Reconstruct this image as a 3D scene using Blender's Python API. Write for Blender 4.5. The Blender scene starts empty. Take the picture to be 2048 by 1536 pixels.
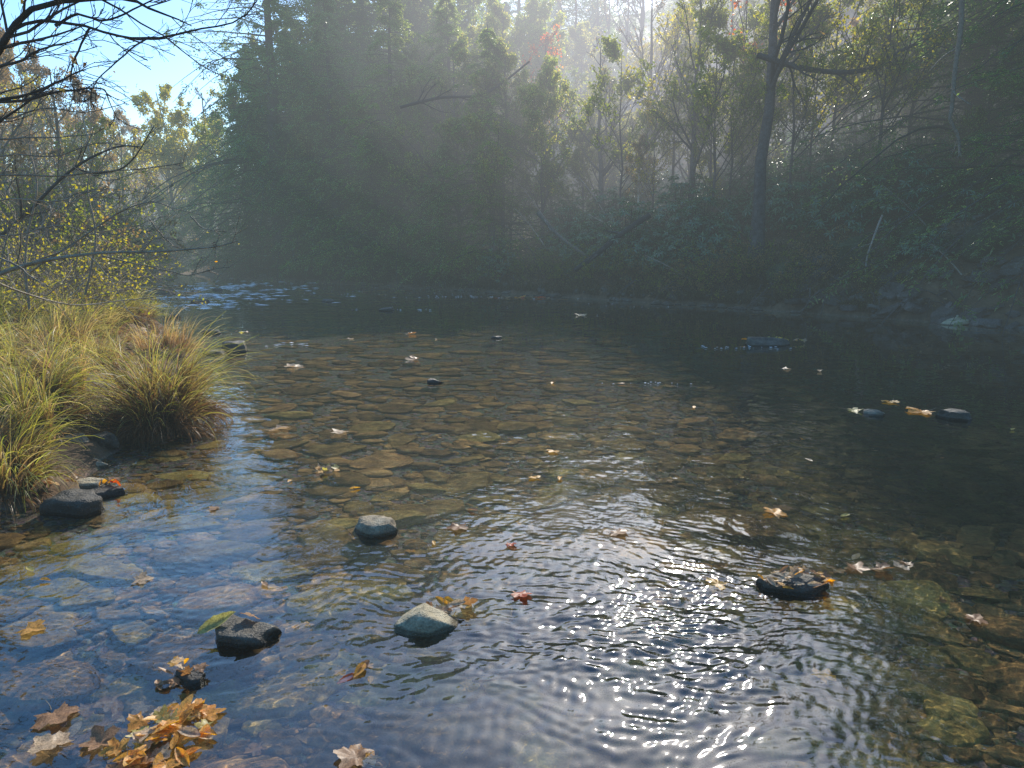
import bpy, bmesh, math, random
import numpy as np
from mathutils import Vector
sc = bpy.context.scene
COL = sc.collection
R = math.radians
rng = np.random.default_rng(11)
random.seed(11)
SUN_EL, SUN_AZ = R(33), R(13.5)      # azimuth measured from +Y towards +X

# ------------------------------------------------------------------ camera
F = 1421.0; PITCH = R(11.5); CAM = np.array([0.0, 0.0, 1.65])
cd = bpy.data.cameras.new('camera'); cam = bpy.data.objects.new('camera', cd); COL.objects.link(cam)
cd.sensor_width = 36; cd.lens = 36*F/2048; cd.clip_start = 0.05; cd.clip_end = 3000
cam.location = CAM; cam.rotation_euler = (R(90)-PITCH, 0, 0); sc.camera = cam
def ray(px, py):
    u, v = (px-1024)/F, -(py-768)/F
    return np.array([u, math.cos(PITCH)+v*math.sin(PITCH), -math.sin(PITCH)+v*math.cos(PITCH)])
def at(px, py, Y):                       # point of the real place seen at a photo pixel, at depth Y
    d = ray(px, py); return CAM + d*(Y/d[1])
def ground(px, py, z=0.0):
    d = ray(px, py); return CAM + d*((z-CAM[2])/d[2])

# ------------------------------------------------------------------ numeric helpers
def nrm(v): return v/np.maximum(np.linalg.norm(v, axis=-1, keepdims=True), 1e-9)
def sstep(a, b, x): t = np.clip((x-a)/(b-a), 0, 1); return t*t*(3-2*t)
_tab = np.random.default_rng(5).random((256, 256))
def vnoise(x, y):
    xi = np.floor(x).astype(int); yi = np.floor(y).astype(int); fx = x-xi; fy = y-yi
    fx = fx*fx*(3-2*fx); fy = fy*fy*(3-2*fy)
    a = _tab[xi & 255, yi & 255]; b = _tab[(xi+1) & 255, yi & 255]; c = _tab[xi & 255, (yi+1) & 255]; d = _tab[(xi+1) & 255, (yi+1) & 255]
    return (a*(1-fx)+b*fx)*(1-fy)+(c*(1-fx)+d*fx)*fy*1.0 - 0.5
def fbm(x, y, o=4):
    s = 0; a = 1.0
    for k in range(o): s = s+a*vnoise(x*2**k+17.3*k, y*2**k+9.1*k); a *= .5
    return s

# ------------------------------------------------------------------ river outline
near_px = [(60, 1012), (130, 985), (190, 925), (235, 885), (372, 868), (400, 800), (330, 760), (385, 712), (300, 640), (215, 603), (165, 580), (230, 560), (330, 549)]
far_px = [(395, 546), (520, 560), (700, 568), (900, 580), (1100, 592), (1300, 605), (1500, 618), (1700, 632), (1850, 643), (2048, 655)]
NEAR = [tuple(ground(*p)[:2]) for p in near_px]
FAR = [tuple(ground(*p)[:2]) for p in far_px]
SH = np.array([(24, -30), (18, -14), (12, -6), (6, -2.2), (3, -.7), (-1, -.4), (-4, .4), (-5.6, 2.2), (-5.0, 4.0)] + NEAR + [(-26, 50), (-50, 66), (-80, 70), (-80, 76), (-48, 73), (-21, 52)] + FAR + [(14, 11.5), (19, 6), (26, -4), (34, -30)])
CL = np.array([(-90, 73), (-50, 70), (-24, 51), (-14, 30), (-4, 15), (0, 8), (7, 5.5), (14, 1), (22, -12), (28, -40)], float)
def sdf(x, y):
    shp = np.shape(x); P = np.stack([np.ravel(x), np.ravel(y)], 1); n = len(SH)
    best = np.full(len(P), 1e9); ins = np.zeros(len(P), bool)
    for i in range(n):
        a = SH[i]; b = SH[(i+1) % n]; e = b-a; w = P-a
        t = np.clip(w@e/(e@e), 0, 1); dd = w-t[:, None]*e; best = np.minimum(best, (dd**2).sum(1))
        c = ((a[1] > P[:, 1]) != (b[1] > P[:, 1])); ins ^= c & (P[:, 0] < (b[0]-a[0])*(P[:, 1]-a[1])/(b[1]-a[1]+1e-12)+a[0])
    d = np.sqrt(best); return np.where(ins, -d, d).reshape(shp)
def side(x, y):                          # +1 on the far bank's side of the stream
    shp = np.shape(x); P = np.stack([np.ravel(x), np.ravel(y)], 1); best = np.full(len(P), 1e18); sg = np.zeros(len(P))
    for i in range(len(CL)-1):
        a = CL[i]; b = CL[i+1]; e = b-a; w = P-a; t = np.clip(w@e/(e@e), 0, 1); dd = w-t[:, None]*e; q = (dd**2).sum(1)
        c = e[0]*w[:, 1]-e[1]*w[:, 0]; m = q < best; sg = np.where(m, np.sign(c), sg); best = np.minimum(best, q)
    return sg.reshape(shp)
def H(x, y, full=True):
    x = np.asarray(x, float); y = np.asarray(y, float)
    d = sdf(x, y); s = side(x, y)
    w = d + .5*fbm(x*.6, y*.6, 3)*sstep(0, 1.5, abs(d))
    # bed
    dep = .10+.34*sstep(0, 5.5, -w)+.16*sstep(2, 9, x)+.05*sstep(4, 0, y)
    dep = dep+.75*sstep(1.1, 5, x)*sstep(3, 5.5, y)*sstep(0, 2, -w)+.3*sstep(11, 16, y)*sstep(0, 2, -w)  # deepened at right and far so the bed colour carries tree shade
    dep = dep*(1-.55*sstep(17, 24, y)*sstep(0, -6, x)) + .05*fbm(x*.9+4, y*.9, 3)
    bed = -dep*sstep(0, .9, -w) - .02
    # far bank
    D = np.maximum(w, 0)
    sl = .40+.09*sstep(-8, 3, x)
    sl = .18+(sl-.18)*sstep(-25, -19, x)
    fh = .12+ .28*sstep(0, .8, D) + sl*(.6*np.minimum(D, 9)+1.12*np.clip(D-9, 0, 46)) + .12*np.clip(D-55, 0, 90)
    fh = fh + sstep(4, 8, x)*.9*sstep(.3, 1.8, D)*(.6+fbm(x*.5, y*.5, 2))
    # near / left bank
    nh = .10+.22*sstep(0, 1.2, D)+.05*np.minimum(D, 30)+.16*np.clip(D-18, 0, 200)
    out = np.where(s > 0, fh, nh) + (.5*fbm(x*.25, y*.25, 2)*sstep(2, 8, D)+.18*fbm(x*.5, y*.5, 4)+.05*fbm(x*3, y*3, 3))*sstep(.2, 2.5, D)
    return np.where(w < 0, np.minimum(bed, -.01), np.maximum(out, .02))
def Hs(x, y): return float(H(np.array([x]), np.array([y]))[0])

# ------------------------------------------------------------------ mesh builders
def make_mesh(name, V, Q=None, T=None, mats=(), qm=None, tm=None, smooth=True, attrs=None):
    V = np.asarray(V, np.float32)
    Q = np.zeros((0, 4), int) if Q is None else np.asarray(Q); T = np.zeros((0, 3), int) if T is None else np.asarray(T)
    m = bpy.data.meshes.new(name); m.vertices.add(len(V)); m.vertices.foreach_set('co', V.ravel())
    li = np.concatenate([Q.ravel(), T.ravel()]).astype(np.int32); m.loops.add(len(li)); m.loops.foreach_set('vertex_index', li)
    ls = np.concatenate([np.arange(len(Q))*4, len(Q)*4+np.arange(len(T))*3]).astype(np.int32)
    m.polygons.add(len(ls)); m.polygons.foreach_set('loop_start', ls)
    if smooth: m.polygons.foreach_set('use_smooth', np.ones(len(ls), bool))
    mi = np.concatenate([np.zeros(len(Q), int) if qm is None else qm, np.zeros(len(T), int) if tm is None else tm]).astype(np.int32)
    m.polygons.foreach_set('material_index', mi)
    for a in mats: m.materials.append(a)
    if attrs:
        for k, v in attrs.items():
            at_ = m.attributes.new(k, 'FLOAT', 'POINT'); at_.data.foreach_set('value', np.asarray(v, np.float32))
    m.update(calc_edges=True)
    return m
class MB:
    def __init__(s): s.V = []; s.Q = []; s.T = []; s.n = 0; s.A = []
    def add(s, V, Q=None, T=None, a=None):
        V = np.asarray(V, float).reshape(-1, 3); s.V.append(V)
        if Q is not None and len(Q): s.Q.append(np.asarray(Q).reshape(-1, 4)+s.n)
        if T is not None and len(T): s.T.append(np.asarray(T).reshape(-1, 3)+s.n)
        s.A.append(np.zeros(len(V)) if a is None else np.asarray(a).ravel()); s.n += len(V)
    def mesh(s, name, mat, smooth=True):
        return make_mesh(name, np.concatenate(s.V), np.concatenate(s.Q) if s.Q else None, np.concatenate(s.T) if s.T else None, [mat], smooth=smooth, attrs={'t': np.concatenate(s.A)})
def tubes(mb, P, Rd, k=5):
    P = np.asarray(P, float)
    if P.ndim == 2: P = P[None]
    Rd = np.asarray(Rd, float)
    if Rd.ndim == 1: Rd = Rd[None]
    B, n, _ = P.shape
    t = nrm(np.gradient(P, axis=1)); ref = np.where(abs(t[:, :1, 2:3]) > .9, np.array([1., 0, 0]), np.array([0, 0, 1.]))
    u = nrm(np.cross(t, np.broadcast_to(ref, t.shape))); v = np.cross(t, u)
    a = np.arange(k)*2*math.pi/k
    V = P[:, :, None]+Rd[:, :, None, None]*(u[:, :, None]*np.cos(a)[:, None]+v[:, :, None]*np.sin(a)[:, None])
    idx = np.arange(B*n*k).reshape(B, n, k); nx = np.roll(idx, -1, 2)
    Q = np.stack([idx[:, :-1], nx[:, :-1], nx[:, 1:], idx[:, 1:]], -1).reshape(-1, 4)
    mb.add(V, Q)
def smooth_path(pts, n):
    pts = np.asarray(pts, float); m = len(pts); t = np.linspace(0, m-1, n); i = np.clip(t.astype(int), 0, m-2); f = (t-i)[:, None]
    p0 = pts[np.maximum(i-1, 0)]; p1 = pts[i]; p2 = pts[i+1]; p3 = pts[np.minimum(i+2, m-1)]
    return .5*((2*p1)+(-p0+p2)*f+(2*p0-5*p1+4*p2-p3)*f*f+(-p0+3*p1-3*p2+p3)*f**3)
def grow(P, Rd, nc, s0, s1, ln, ang, up, wob, n, rg, rr=.55, lenpow=.6):
    """children branches on batch of polylines"""
    B, m, _ = P.shape
    s = rg.uniform(s0, s1, (B, nc)); f = s*(m-1); i = np.clip(f.astype(int), 0, m-2); fr = (f-i)[..., None]
    bi = np.arange(B)[:, None]
    base = P[bi, i]*(1-fr)+P[bi, i+1]*fr; tg = nrm(P[bi, i+1]-P[bi, i]); r0 = (Rd[bi, i]*(1-fr[..., 0])+Rd[bi, i+1]*fr[..., 0])*rr
    q = nrm(np.cross(tg, rg.normal(size=tg.shape))); an = ang*rg.uniform(.7, 1.25, (B, nc, 1))
    d = nrm(tg*np.cos(an)+q*np.sin(an)+np.array([0, 0, up]))
    plen = np.linalg.norm(np.diff(P, axis=1), axis=2).sum(1)[:, None]
    L = ln*plen*(1.05-s)**lenpow*rg.uniform(.6, 1.25, (B, nc))
    d = d.reshape(-1, 3); L = L.reshape(-1); pts = [base.reshape(-1, 3)]
    for k in range(n-1):
        pts.append(pts[-1]+d*(L/(n-1))[:, None]); d = nrm(d+rg.normal(size=d.shape)*wob+np.array([0, 0, up*.3]))
    C = np.stack(pts, 1); r = r0.reshape(-1)[:, None]*np.linspace(1, .35, n)[None]
    return C, r
def leafquads(mb, C, D, N, L, W, a=None):
    D = nrm(D); S = nrm(np.cross(D, N)); m = len(C); L = L[:, None]; W = W[:, None]
    V = np.stack([C, C+D*L*.5+S*W*.5, C+D*L, C+D*L*.45-S*W*.5], 1)
    mb.add(V, np.arange(m*4).reshape(m, 4), a=None if a is None else np.repeat(a, 4))
def leafhex(mb, C, D, N, L, W, fold=.25):
    D = nrm(D); S = nrm(np.cross(D, N)); N2 = np.cross(S, D); m = len(C); L = L[:, None]; W = W[:, None]
    V = np.stack([C, C+D*L-N2*L*.08, C+D*L*.3+S*W*.5+N2*W*fold, C+D*L*.75+S*W*.4+N2*W*fold*.6, C+D*L*.3-S*W*.5+N2*W*fold, C+D*L*.75-S*W*.4+N2*W*fold*.6], 1)
    i = np.arange(m)[:, None]*6
    Q = np.concatenate([i+np.array([0, 2, 3, 1]), i+np.array([0, 1, 5, 4])]); mb.add(V, Q)

# ------------------------------------------------------------------ object helpers
def link(name, me, parent=None, loc=None, rot=None, scale=None, rec=False):
    o = bpy.data.objects.new(name, me); COL.objects.link(o)
    if parent is not None: o.parent = parent
    if loc is not None: o.location = [float(c) for c in loc]
    if rot is not None: o.rotation_euler = [float(c) for c in rot]
    if scale is not None: o.scale = [float(c) for c in (scale if hasattr(scale, '__len__') else (scale,)*3)]
    if rec: o.cycles.is_caustics_receiver = True
    return o
def tag(o, label=None, cat=None, group=None, kind=None):
    if label: o['label'] = label
    if cat: o['category'] = cat
    if group: o['group'] = group
    if kind: o['kind'] = kind
    return o
def thing(name, label, cat, loc, rz=0, scale=1, group=None, tilt=(0, 0)):
    return tag(link(name, None, None, loc, (tilt[0], tilt[1], rz), scale), label, cat, group)

# ------------------------------------------------------------------ materials
def mat(name):
    m = bpy.data.materials.new(name); m.use_nodes = True; nt = m.node_tree; nt.nodes.clear(); return m, nt
def N(nt, t, **kw):
    n = nt.nodes.new(t)
    for k, v in kw.items():
        if k in n.inputs: n.inputs[k].default_value = v
        else: setattr(n, k, v)
    return n
def ramp(nt, fac, stops):
    r = nt.nodes.new('ShaderNodeValToRGB'); e = r.color_ramp.elements
    while len(e) < len(stops): e.new(.5)
    for k, (p, c) in zip(e, stops): k.position = p; k.color = (*c, 1)
    nt.links.new(fac, r.inputs[0]); return r
def leafmat(name, cols, trans=.45, rough=.5, spec=.4, attr_fade=None, objvar=.0, mottle=False, tv=1.9):
    m, nt = mat(name); L = nt.links.new
    g = N(nt, 'ShaderNodeNewGeometry'); oi = N(nt, 'ShaderNodeObjectInfo')
    ad = N(nt, 'ShaderNodeMath', operation='ADD'); L(g.outputs['Random Per Island'], ad.inputs[0])
    ml = N(nt, 'ShaderNodeMath', operation='MULTIPLY'); ml.inputs[1].default_value = objvar; L(oi.outputs['Random'], ml.inputs[0]); L(ml.outputs[0], ad.inputs[1])
    dv = N(nt, 'ShaderNodeMath', operation='DIVIDE'); L(ad.outputs[0], dv.inputs[0]); dv.inputs[1].default_value = 1+objvar
    r = ramp(nt, dv.outputs[0], [(i/(max(1, len(cols)-1)), c) for i, c in enumerate(cols)])
    col = r.outputs[0]
    if attr_fade:
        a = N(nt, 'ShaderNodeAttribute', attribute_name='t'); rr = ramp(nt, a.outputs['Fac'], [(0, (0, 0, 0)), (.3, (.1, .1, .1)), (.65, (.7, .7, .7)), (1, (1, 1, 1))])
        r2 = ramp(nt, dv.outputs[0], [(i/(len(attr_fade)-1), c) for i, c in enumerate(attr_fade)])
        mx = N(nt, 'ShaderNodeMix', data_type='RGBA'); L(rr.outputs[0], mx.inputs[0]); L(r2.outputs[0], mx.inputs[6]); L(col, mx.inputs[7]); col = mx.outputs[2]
    if mottle:
        tcn = N(nt, 'ShaderNodeTexCoord'); nz = N(nt, 'ShaderNodeTexNoise', Scale=3.5, Detail=6, Roughness=.7); L(tcn.outputs['Object'], nz.inputs['Vector'])
        wv = N(nt, 'ShaderNodeTexNoise', Scale=14., Detail=3); L(tcn.outputs['Object'], wv.inputs['Vector'])
        r5 = ramp(nt, nz.outputs['Fac'], [(.33, (.5, .42, .36)), (.48, (.95, .9, .85)), (.65, (1.3, 1.25, 1.2))]); m5 = N(nt, 'ShaderNodeMix', data_type='RGBA', blend_type='MULTIPLY'); m5.inputs[0].default_value = 1; L(col, m5.inputs[6]); L(r5.outputs[0], m5.inputs[7]); col = m5.outputs[2]
        r6 = ramp(nt, wv.outputs['Fac'], [(.35, (.6, .55, .5)), (.6, (1.15, 1.15, 1.15))]); m6 = N(nt, 'ShaderNodeMix', data_type='RGBA', blend_type='MULTIPLY'); m6.inputs[0].default_value = .7; L(col, m6.inputs[6]); L(r6.outputs[0], m6.inputs[7]); col = m6.outputs[2]
    p = N(nt, 'ShaderNodeBsdfPrincipled', Roughness=rough); p.inputs['Specular IOR Level'].default_value = spec; L(col, p.inputs[0])
    t = N(nt, 'ShaderNodeBsdfTranslucent'); hs = N(nt, 'ShaderNodeHueSaturation'); hs.inputs['Saturation'].default_value = 1.15; hs.inputs['Value'].default_value = tv; L(col, hs.inputs['Color']); L(hs.outputs[0], t.inputs[0])
    mx = N(nt, 'ShaderNodeMixShader'); mx.inputs[0].default_value = trans; L(p.outputs[0], mx.inputs[1]); L(t.outputs[0], mx.inputs[2])
    o = N(nt, 'ShaderNodeOutputMaterial'); L(mx.outputs[0], o.inputs[0]); return m
def rockmat(name, stops, scale=6, bump=.35, rough=.75, wet=False, objvar=.35, detail=8, bd=.02):
    m, nt = mat(name); L = nt.links.new
    tc = N(nt, 'ShaderNodeTexCoord'); oi = N(nt, 'ShaderNodeObjectInfo'); g = N(nt, 'ShaderNodeNewGeometry')
    n1 = N(nt, 'ShaderNodeTexNoise', Scale=scale, Detail=detail, Roughness=.62); L(g.outputs['Position'], n1.inputs['Vector'])
    n2 = N(nt, 'ShaderNodeTexNoise', Scale=scale*9, Detail=4); L(g.outputs['Position'], n2.inputs['Vector'])
    r = ramp(nt, n1.outputs['Fac'], stops)
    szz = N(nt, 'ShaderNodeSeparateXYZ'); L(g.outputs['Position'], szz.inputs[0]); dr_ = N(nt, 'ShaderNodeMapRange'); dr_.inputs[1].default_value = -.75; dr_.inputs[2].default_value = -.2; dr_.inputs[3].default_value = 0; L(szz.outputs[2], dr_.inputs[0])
    hv = N(nt, 'ShaderNodeHueSaturation'); mr = N(nt, 'ShaderNodeMapRange'); mr.inputs[3].default_value = 1-objvar; mr.inputs[4].default_value = 1+objvar
    ad = N(nt, 'ShaderNodeMath', operation='ADD'); L(oi.outputs['Random'], ad.inputs[0]); L(g.outputs['Random Per Island'], ad.inputs[1])
    fr = N(nt, 'ShaderNodeMath', operation='FRACT'); L(ad.outputs[0], fr.inputs[0]); L(fr.outputs[0], mr.inputs[0]); L(mr.outputs[0], hv.inputs['Value'])
    mh = N(nt, 'ShaderNodeMapRange'); mh.inputs[3].default_value = .482; mh.inputs[4].default_value = .51; L(oi.outputs['Random'], mh.inputs[0]); L(mh.outputs[0], hv.inputs['Hue'])
    sp = N(nt, 'ShaderNodeMix', data_type='RGBA', blend_type='MULTIPLY'); sp.inputs[0].default_value = .6; L(r.outputs[0], sp.inputs[6])
    r3 = ramp(nt, n2.outputs['Fac'], [(.3, (.45, .45, .45)), (.7, (1.3, 1.3, 1.3))]); L(r3.outputs[0], sp.inputs[7]); dc = ramp(nt, dr_.outputs[0], [(0, (.10, .15, .12)), (1, (1, 1, 1))]); dm = N(nt, 'ShaderNodeMix', data_type='RGBA', blend_type='MULTIPLY'); dm.inputs[0].default_value = 1; L(sp.outputs[2], dm.inputs[6]); L(dc.outputs[0], dm.inputs[7]); L(dm.outputs[2], hv.inputs['Color'])  # colour darkens with depth, standing in for tree shade and water absorption
    p = N(nt, 'ShaderNodeBsdfPrincipled', Roughness=rough); p.inputs['Specular IOR Level'].default_value = .3
    if wet:
        sz = N(nt, 'ShaderNodeSeparateXYZ'); L(g.outputs['Position'], sz.inputs[0]); an_ = N(nt, 'ShaderNodeMath', operation='MULTIPLY_ADD'); L(n1.outputs['Fac'], an_.inputs[0]); an_.inputs[1].default_value = -.035; L(sz.outputs[2], an_.inputs[2])
        wr = N(nt, 'ShaderNodeMapRange'); wr.inputs[1].default_value = -.004; wr.inputs[2].default_value = .006; L(an_.outputs[0], wr.inputs[0])
        wm = N(nt, 'ShaderNodeMix', data_type='RGBA', blend_type='MULTIPLY'); wm.inputs[0].default_value = 1; wc = ramp(nt, wr.outputs[0], [(0, (.30, .29, .26)), (1, (1, 1, 1))]); L(hv.outputs[0], wm.inputs[6]); L(wc.outputs[0], wm.inputs[7]); L(wm.outputs[2], p.inputs[0])
        rr_ = N(nt, 'ShaderNodeMapRange'); rr_.inputs[3].default_value = .25; rr_.inputs[4].default_value = rough; L(wr.outputs[0], rr_.inputs[0]); L(rr_.outputs[0], p.inputs['Roughness'])
    else: L(hv.outputs[0], p.inputs[0])
    b = N(nt, 'ShaderNodeBump', Strength=bump, Distance=bd); L(n2.outputs['Fac'], b.inputs['Height']); b2 = N(nt, 'ShaderNodeBump', Strength=bump, Distance=bd*3); L(n1.outputs['Fac'], b2.inputs['Height']); L(b2.outputs[0], b.inputs['Normal']); L(b.outputs[0], p.inputs['Normal'])
    o = N(nt, 'ShaderNodeOutputMaterial'); L(p.outputs[0], o.inputs[0]); return m
M = {}
M['bark'] = rockmat('bark_grey_brown', [(.3, (.045, .036, .028)), (.6, (.12, .10, .08)), (.8, (.2, .18, .15))], 9, .8, .85)
M['bark_light'] = rockmat('bark_pale', [(.3, (.24, .18, .12)), (.7, (.52, .43, .31))], 14, .5, .7)
M['bark_dark'] = rockmat('bark_dark', [(.3, (.02, .016, .014)), (.7, (.07, .055, .045))], 12, .6, .8)
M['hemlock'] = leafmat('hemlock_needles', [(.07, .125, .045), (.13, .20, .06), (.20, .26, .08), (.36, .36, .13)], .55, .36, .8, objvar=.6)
M['hemlock2'] = leafmat('hemlock_needles_sun_tinted', [(.10, .16, .035), (.17, .23, .05), (.25, .28, .07), (.34, .32, .12)], .55, .45, .5, objvar=.5)  # lighter yellow-green hemlock copy, its sunlit look put into the colour
M['rhodo'] = leafmat('rhododendron_leaf', [(.05, .10, .045), (.08, .15, .06), (.16, .23, .09)], .32, .34, 1.)
M['yellow'] = leafmat('yellow_leaf', [(.30, .22, .03), (.42, .33, .05), (.30, .30, .05), (.5, .38, .08)], .55, objvar=.5)
M['lime'] = leafmat('yellow_green_leaf', [(.12, .16, .03), (.2, .22, .04), (.32, .28, .05)], .55, objvar=.5)
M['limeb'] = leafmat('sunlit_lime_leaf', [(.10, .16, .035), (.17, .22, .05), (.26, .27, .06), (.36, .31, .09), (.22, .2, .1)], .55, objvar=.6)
M['tan'] = leafmat('tan_leaf', [(.16, .10, .05), (.26, .17, .08), (.34, .22, .08), (.22, .17, .09)], .45, objvar=.7)
M['red'] = leafmat('red_leaf', [(.45, .06, .02), (.5, .14, .03), (.55, .25, .05)], .55)
M['litter'] = leafmat('fallen_leaf_litter', [(.14, .08, .04), (.24, .14, .07), (.32, .18, .08), (.40, .28, .15)], .3, .45)
M['orange_leaf'] = leafmat(mottle=True, name='orange_dead_leaf', cols=[(.62, .25, .04), (.68, .40, .09), (.5, .25, .08)], trans=.4, rough=.45, objvar=1.)
M['brown_leaf'] = leafmat(mottle=True, name='brown_dead_leaf', cols=[(.22, .12, .055), (.34, .2, .1), (.42, .28, .16)], trans=.3, rough=.45, objvar=1.)
M['pale_leaf'] = leafmat(mottle=True, name='pale_dead_leaf', cols=[(.45, .33, .2), (.52, .42, .28)], trans=.3, rough=.45, objvar=1.)
M['red_leaf'] = leafmat(mottle=True, name='red_dead_leaf', cols=[(.5, .08, .03), (.42, .12, .05)], trans=.4, rough=.45, objvar=1.)
M['yellow_leaf'] = leafmat(mottle=True, name='yellow_green_dead_leaf', cols=[(.5, .44, .13), (.42, .42, .16)], trans=.4, rough=.45, objvar=1.)
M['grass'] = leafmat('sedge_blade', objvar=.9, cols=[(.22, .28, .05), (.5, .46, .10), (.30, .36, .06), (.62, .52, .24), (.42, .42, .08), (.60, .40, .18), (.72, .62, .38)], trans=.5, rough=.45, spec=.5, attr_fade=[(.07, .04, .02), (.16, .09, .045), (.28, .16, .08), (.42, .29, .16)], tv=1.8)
M['grass_dull'] = leafmat('bank_grass_blade', [(.07, .09, .03), (.12, .13, .045), (.2, .17, .07)], .4, .5, .4, attr_fade=[(.07, .05, .03), (.12, .09, .05)])
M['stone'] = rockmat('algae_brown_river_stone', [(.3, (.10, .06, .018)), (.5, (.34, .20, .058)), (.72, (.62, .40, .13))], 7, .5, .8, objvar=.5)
M['drystone'] = rockmat('dry_grey_stone', [(.3, (.26, .21, .13)), (.5, (.48, .40, .26)), (.75, (.70, .61, .42))], 14, .7, .85, wet=True)
M['wetstone'] = rockmat('wet_dark_stone', [(.3, (.045, .04, .03)), (.6, (.13, .115, .085)), (.8, (.28, .25, .18))], 12, .6, .5, wet=True)
M['slate'] = rockmat('bank_slate', [(.3, (.055, .048, .038)), (.55, (.12, .105, .085)), (.75, (.21, .19, .155))], 3, .6, .7, bd=.04)
M['moss'] = rockmat('mossy_rock', [(.35, (.05, .055, .03)), (.5, (.07, .085, .03)), (.7, (.14, .14, .10))], 2.5, .7, .8, bd=.05)

# ground / bed
def groundmat():
    m, nt = mat('stream_bed_and_forest_floor'); L = nt.links.new; g = N(nt, 'ShaderNodeNewGeometry')
    sp = N(nt, 'ShaderNodeSeparateXYZ'); L(g.outputs['Position'], sp.inputs[0])
    n1 = N(nt, 'ShaderNodeTexNoise', Scale=3, Detail=10, Roughness=.7); L(g.outputs['Position'], n1.inputs['Vector'])
    n2 = N(nt, 'ShaderNodeTexNoise', Scale=40, Detail=6, Roughness=.7); L(g.outputs['Position'], n2.inputs['Vector'])
    vo = N(nt, 'ShaderNodeTexVoronoi', Scale=30.); L(g.outputs['Position'], vo.inputs['Vector'])
    bed = ramp(nt, n2.outputs['Fac'], [(.3, (.06, .04, .018)), (.5, (.2, .13, .05)), (.7, (.36, .24, .1))])
    mb = N(nt, 'ShaderNodeMix', data_type='RGBA', blend_type='MULTIPLY'); mb.inputs[0].default_value = .7; L(bed.outputs[0], mb.inputs[6]); L(vo.outputs['Color'], mb.inputs[7])
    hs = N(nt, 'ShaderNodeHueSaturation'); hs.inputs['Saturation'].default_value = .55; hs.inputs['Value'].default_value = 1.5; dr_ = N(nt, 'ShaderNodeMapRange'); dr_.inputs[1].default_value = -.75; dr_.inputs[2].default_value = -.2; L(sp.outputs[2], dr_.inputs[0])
    dc = ramp(nt, dr_.outputs[0], [(0, (.10, .15, .12)), (1, (1, 1, 1))]); dm = N(nt, 'ShaderNodeMix', data_type='RGBA', blend_type='MULTIPLY'); dm.inputs[0].default_value = 1; L(mb.outputs[2], dm.inputs[6]); L(dc.outputs[0], dm.inputs[7]); L(dm.outputs[2], hs.inputs['Color'])  # deep bed darkened like silt, also painting in the shade of trees
    fl = ramp(nt, n1.outputs['Fac'], [(.3, (.05, .035, .022)), (.5, (.13, .085, .045)), (.62, (.2, .125, .07)), (.75, (.10, .10, .045))])
    mr = N(nt, 'ShaderNodeMapRange'); mr.inputs[1].default_value = -.03; mr.inputs[2].default_value = .03; L(sp.outputs[2], mr.inputs[0])
    mx = N(nt, 'ShaderNodeMix', data_type='RGBA'); L(mr.outputs[0], mx.inputs[0]); L(hs.outputs[0], mx.inputs[6]); L(fl.outputs[0], mx.inputs[7])
    p = N(nt, 'ShaderNodeBsdfPrincipled', Roughness=.85); p.inputs['Specular IOR Level'].default_value = .2; L(mx.outputs[2], p.inputs[0])
    b = N(nt, 'ShaderNodeBump', Strength=.7, Distance=.02); L(n2.outputs['Fac'], b.inputs['Height']); L(b.outputs[0], p.inputs['Normal'])
    o = N(nt, 'ShaderNodeOutputMaterial'); L(p.outputs[0], o.inputs[0]); return m
def watermat():
    m, nt = mat('clear_stream_water'); L = nt.links.new
    g = N(nt, 'ShaderNodeBsdfGlass', Roughness=0., IOR=1.38); g.inputs['Color'].default_value = (.93, .98, .95, 1)
    gl = N(nt, 'ShaderNodeBsdfGlossy', Roughness=.042); mx = N(nt, 'ShaderNodeMixShader'); mx.inputs[0].default_value = .08; L(g.outputs[0], mx.inputs[1]); L(gl.outputs[0], mx.inputs[2])
    o = N(nt, 'ShaderNodeOutputMaterial'); L(mx.outputs[0], o.inputs[0]); return m
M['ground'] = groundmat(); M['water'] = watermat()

# ------------------------------------------------------------------ terrain
def axis(lo, hi, step, ends, grow_=1.12, coarse=40):
    mid = list(np.arange(lo, hi+1e-6, step)); s = step; a = lo; left = []
    while a > ends[0]: s = min(s*grow_, coarse); a -= s; left.append(a)
    s = step; b = hi; right = []
    while b < ends[1]: s = min(s*grow_, coarse); b += s; right.append(b)
    return np.array(left[::-1]+mid+right)
def gridmesh(name, xs, ys, Z, mt):
    ny, nx = Z.shape; X, Y = np.meshgrid(xs, ys); V = np.stack([X, Y, Z], -1).reshape(-1, 3)
    i = np.arange(nx*ny).reshape(ny, nx); Q = np.stack([i[:-1, :-1], i[:-1, 1:], i[1:, 1:], i[1:, :-1]], -1).reshape(-1, 4)
    return make_mesh(name, V, Q, None, [mt])
xs = axis(-9, 13, .12, (-600, 600)); ys = axis(-1, 24, .12, (-300, 900))
X, Y = np.meshgrid(xs, ys)
gr = link('ground', gridmesh('ground', xs, ys, H(X, Y), M['ground']), rec=True); tag(gr, kind='structure')

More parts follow.
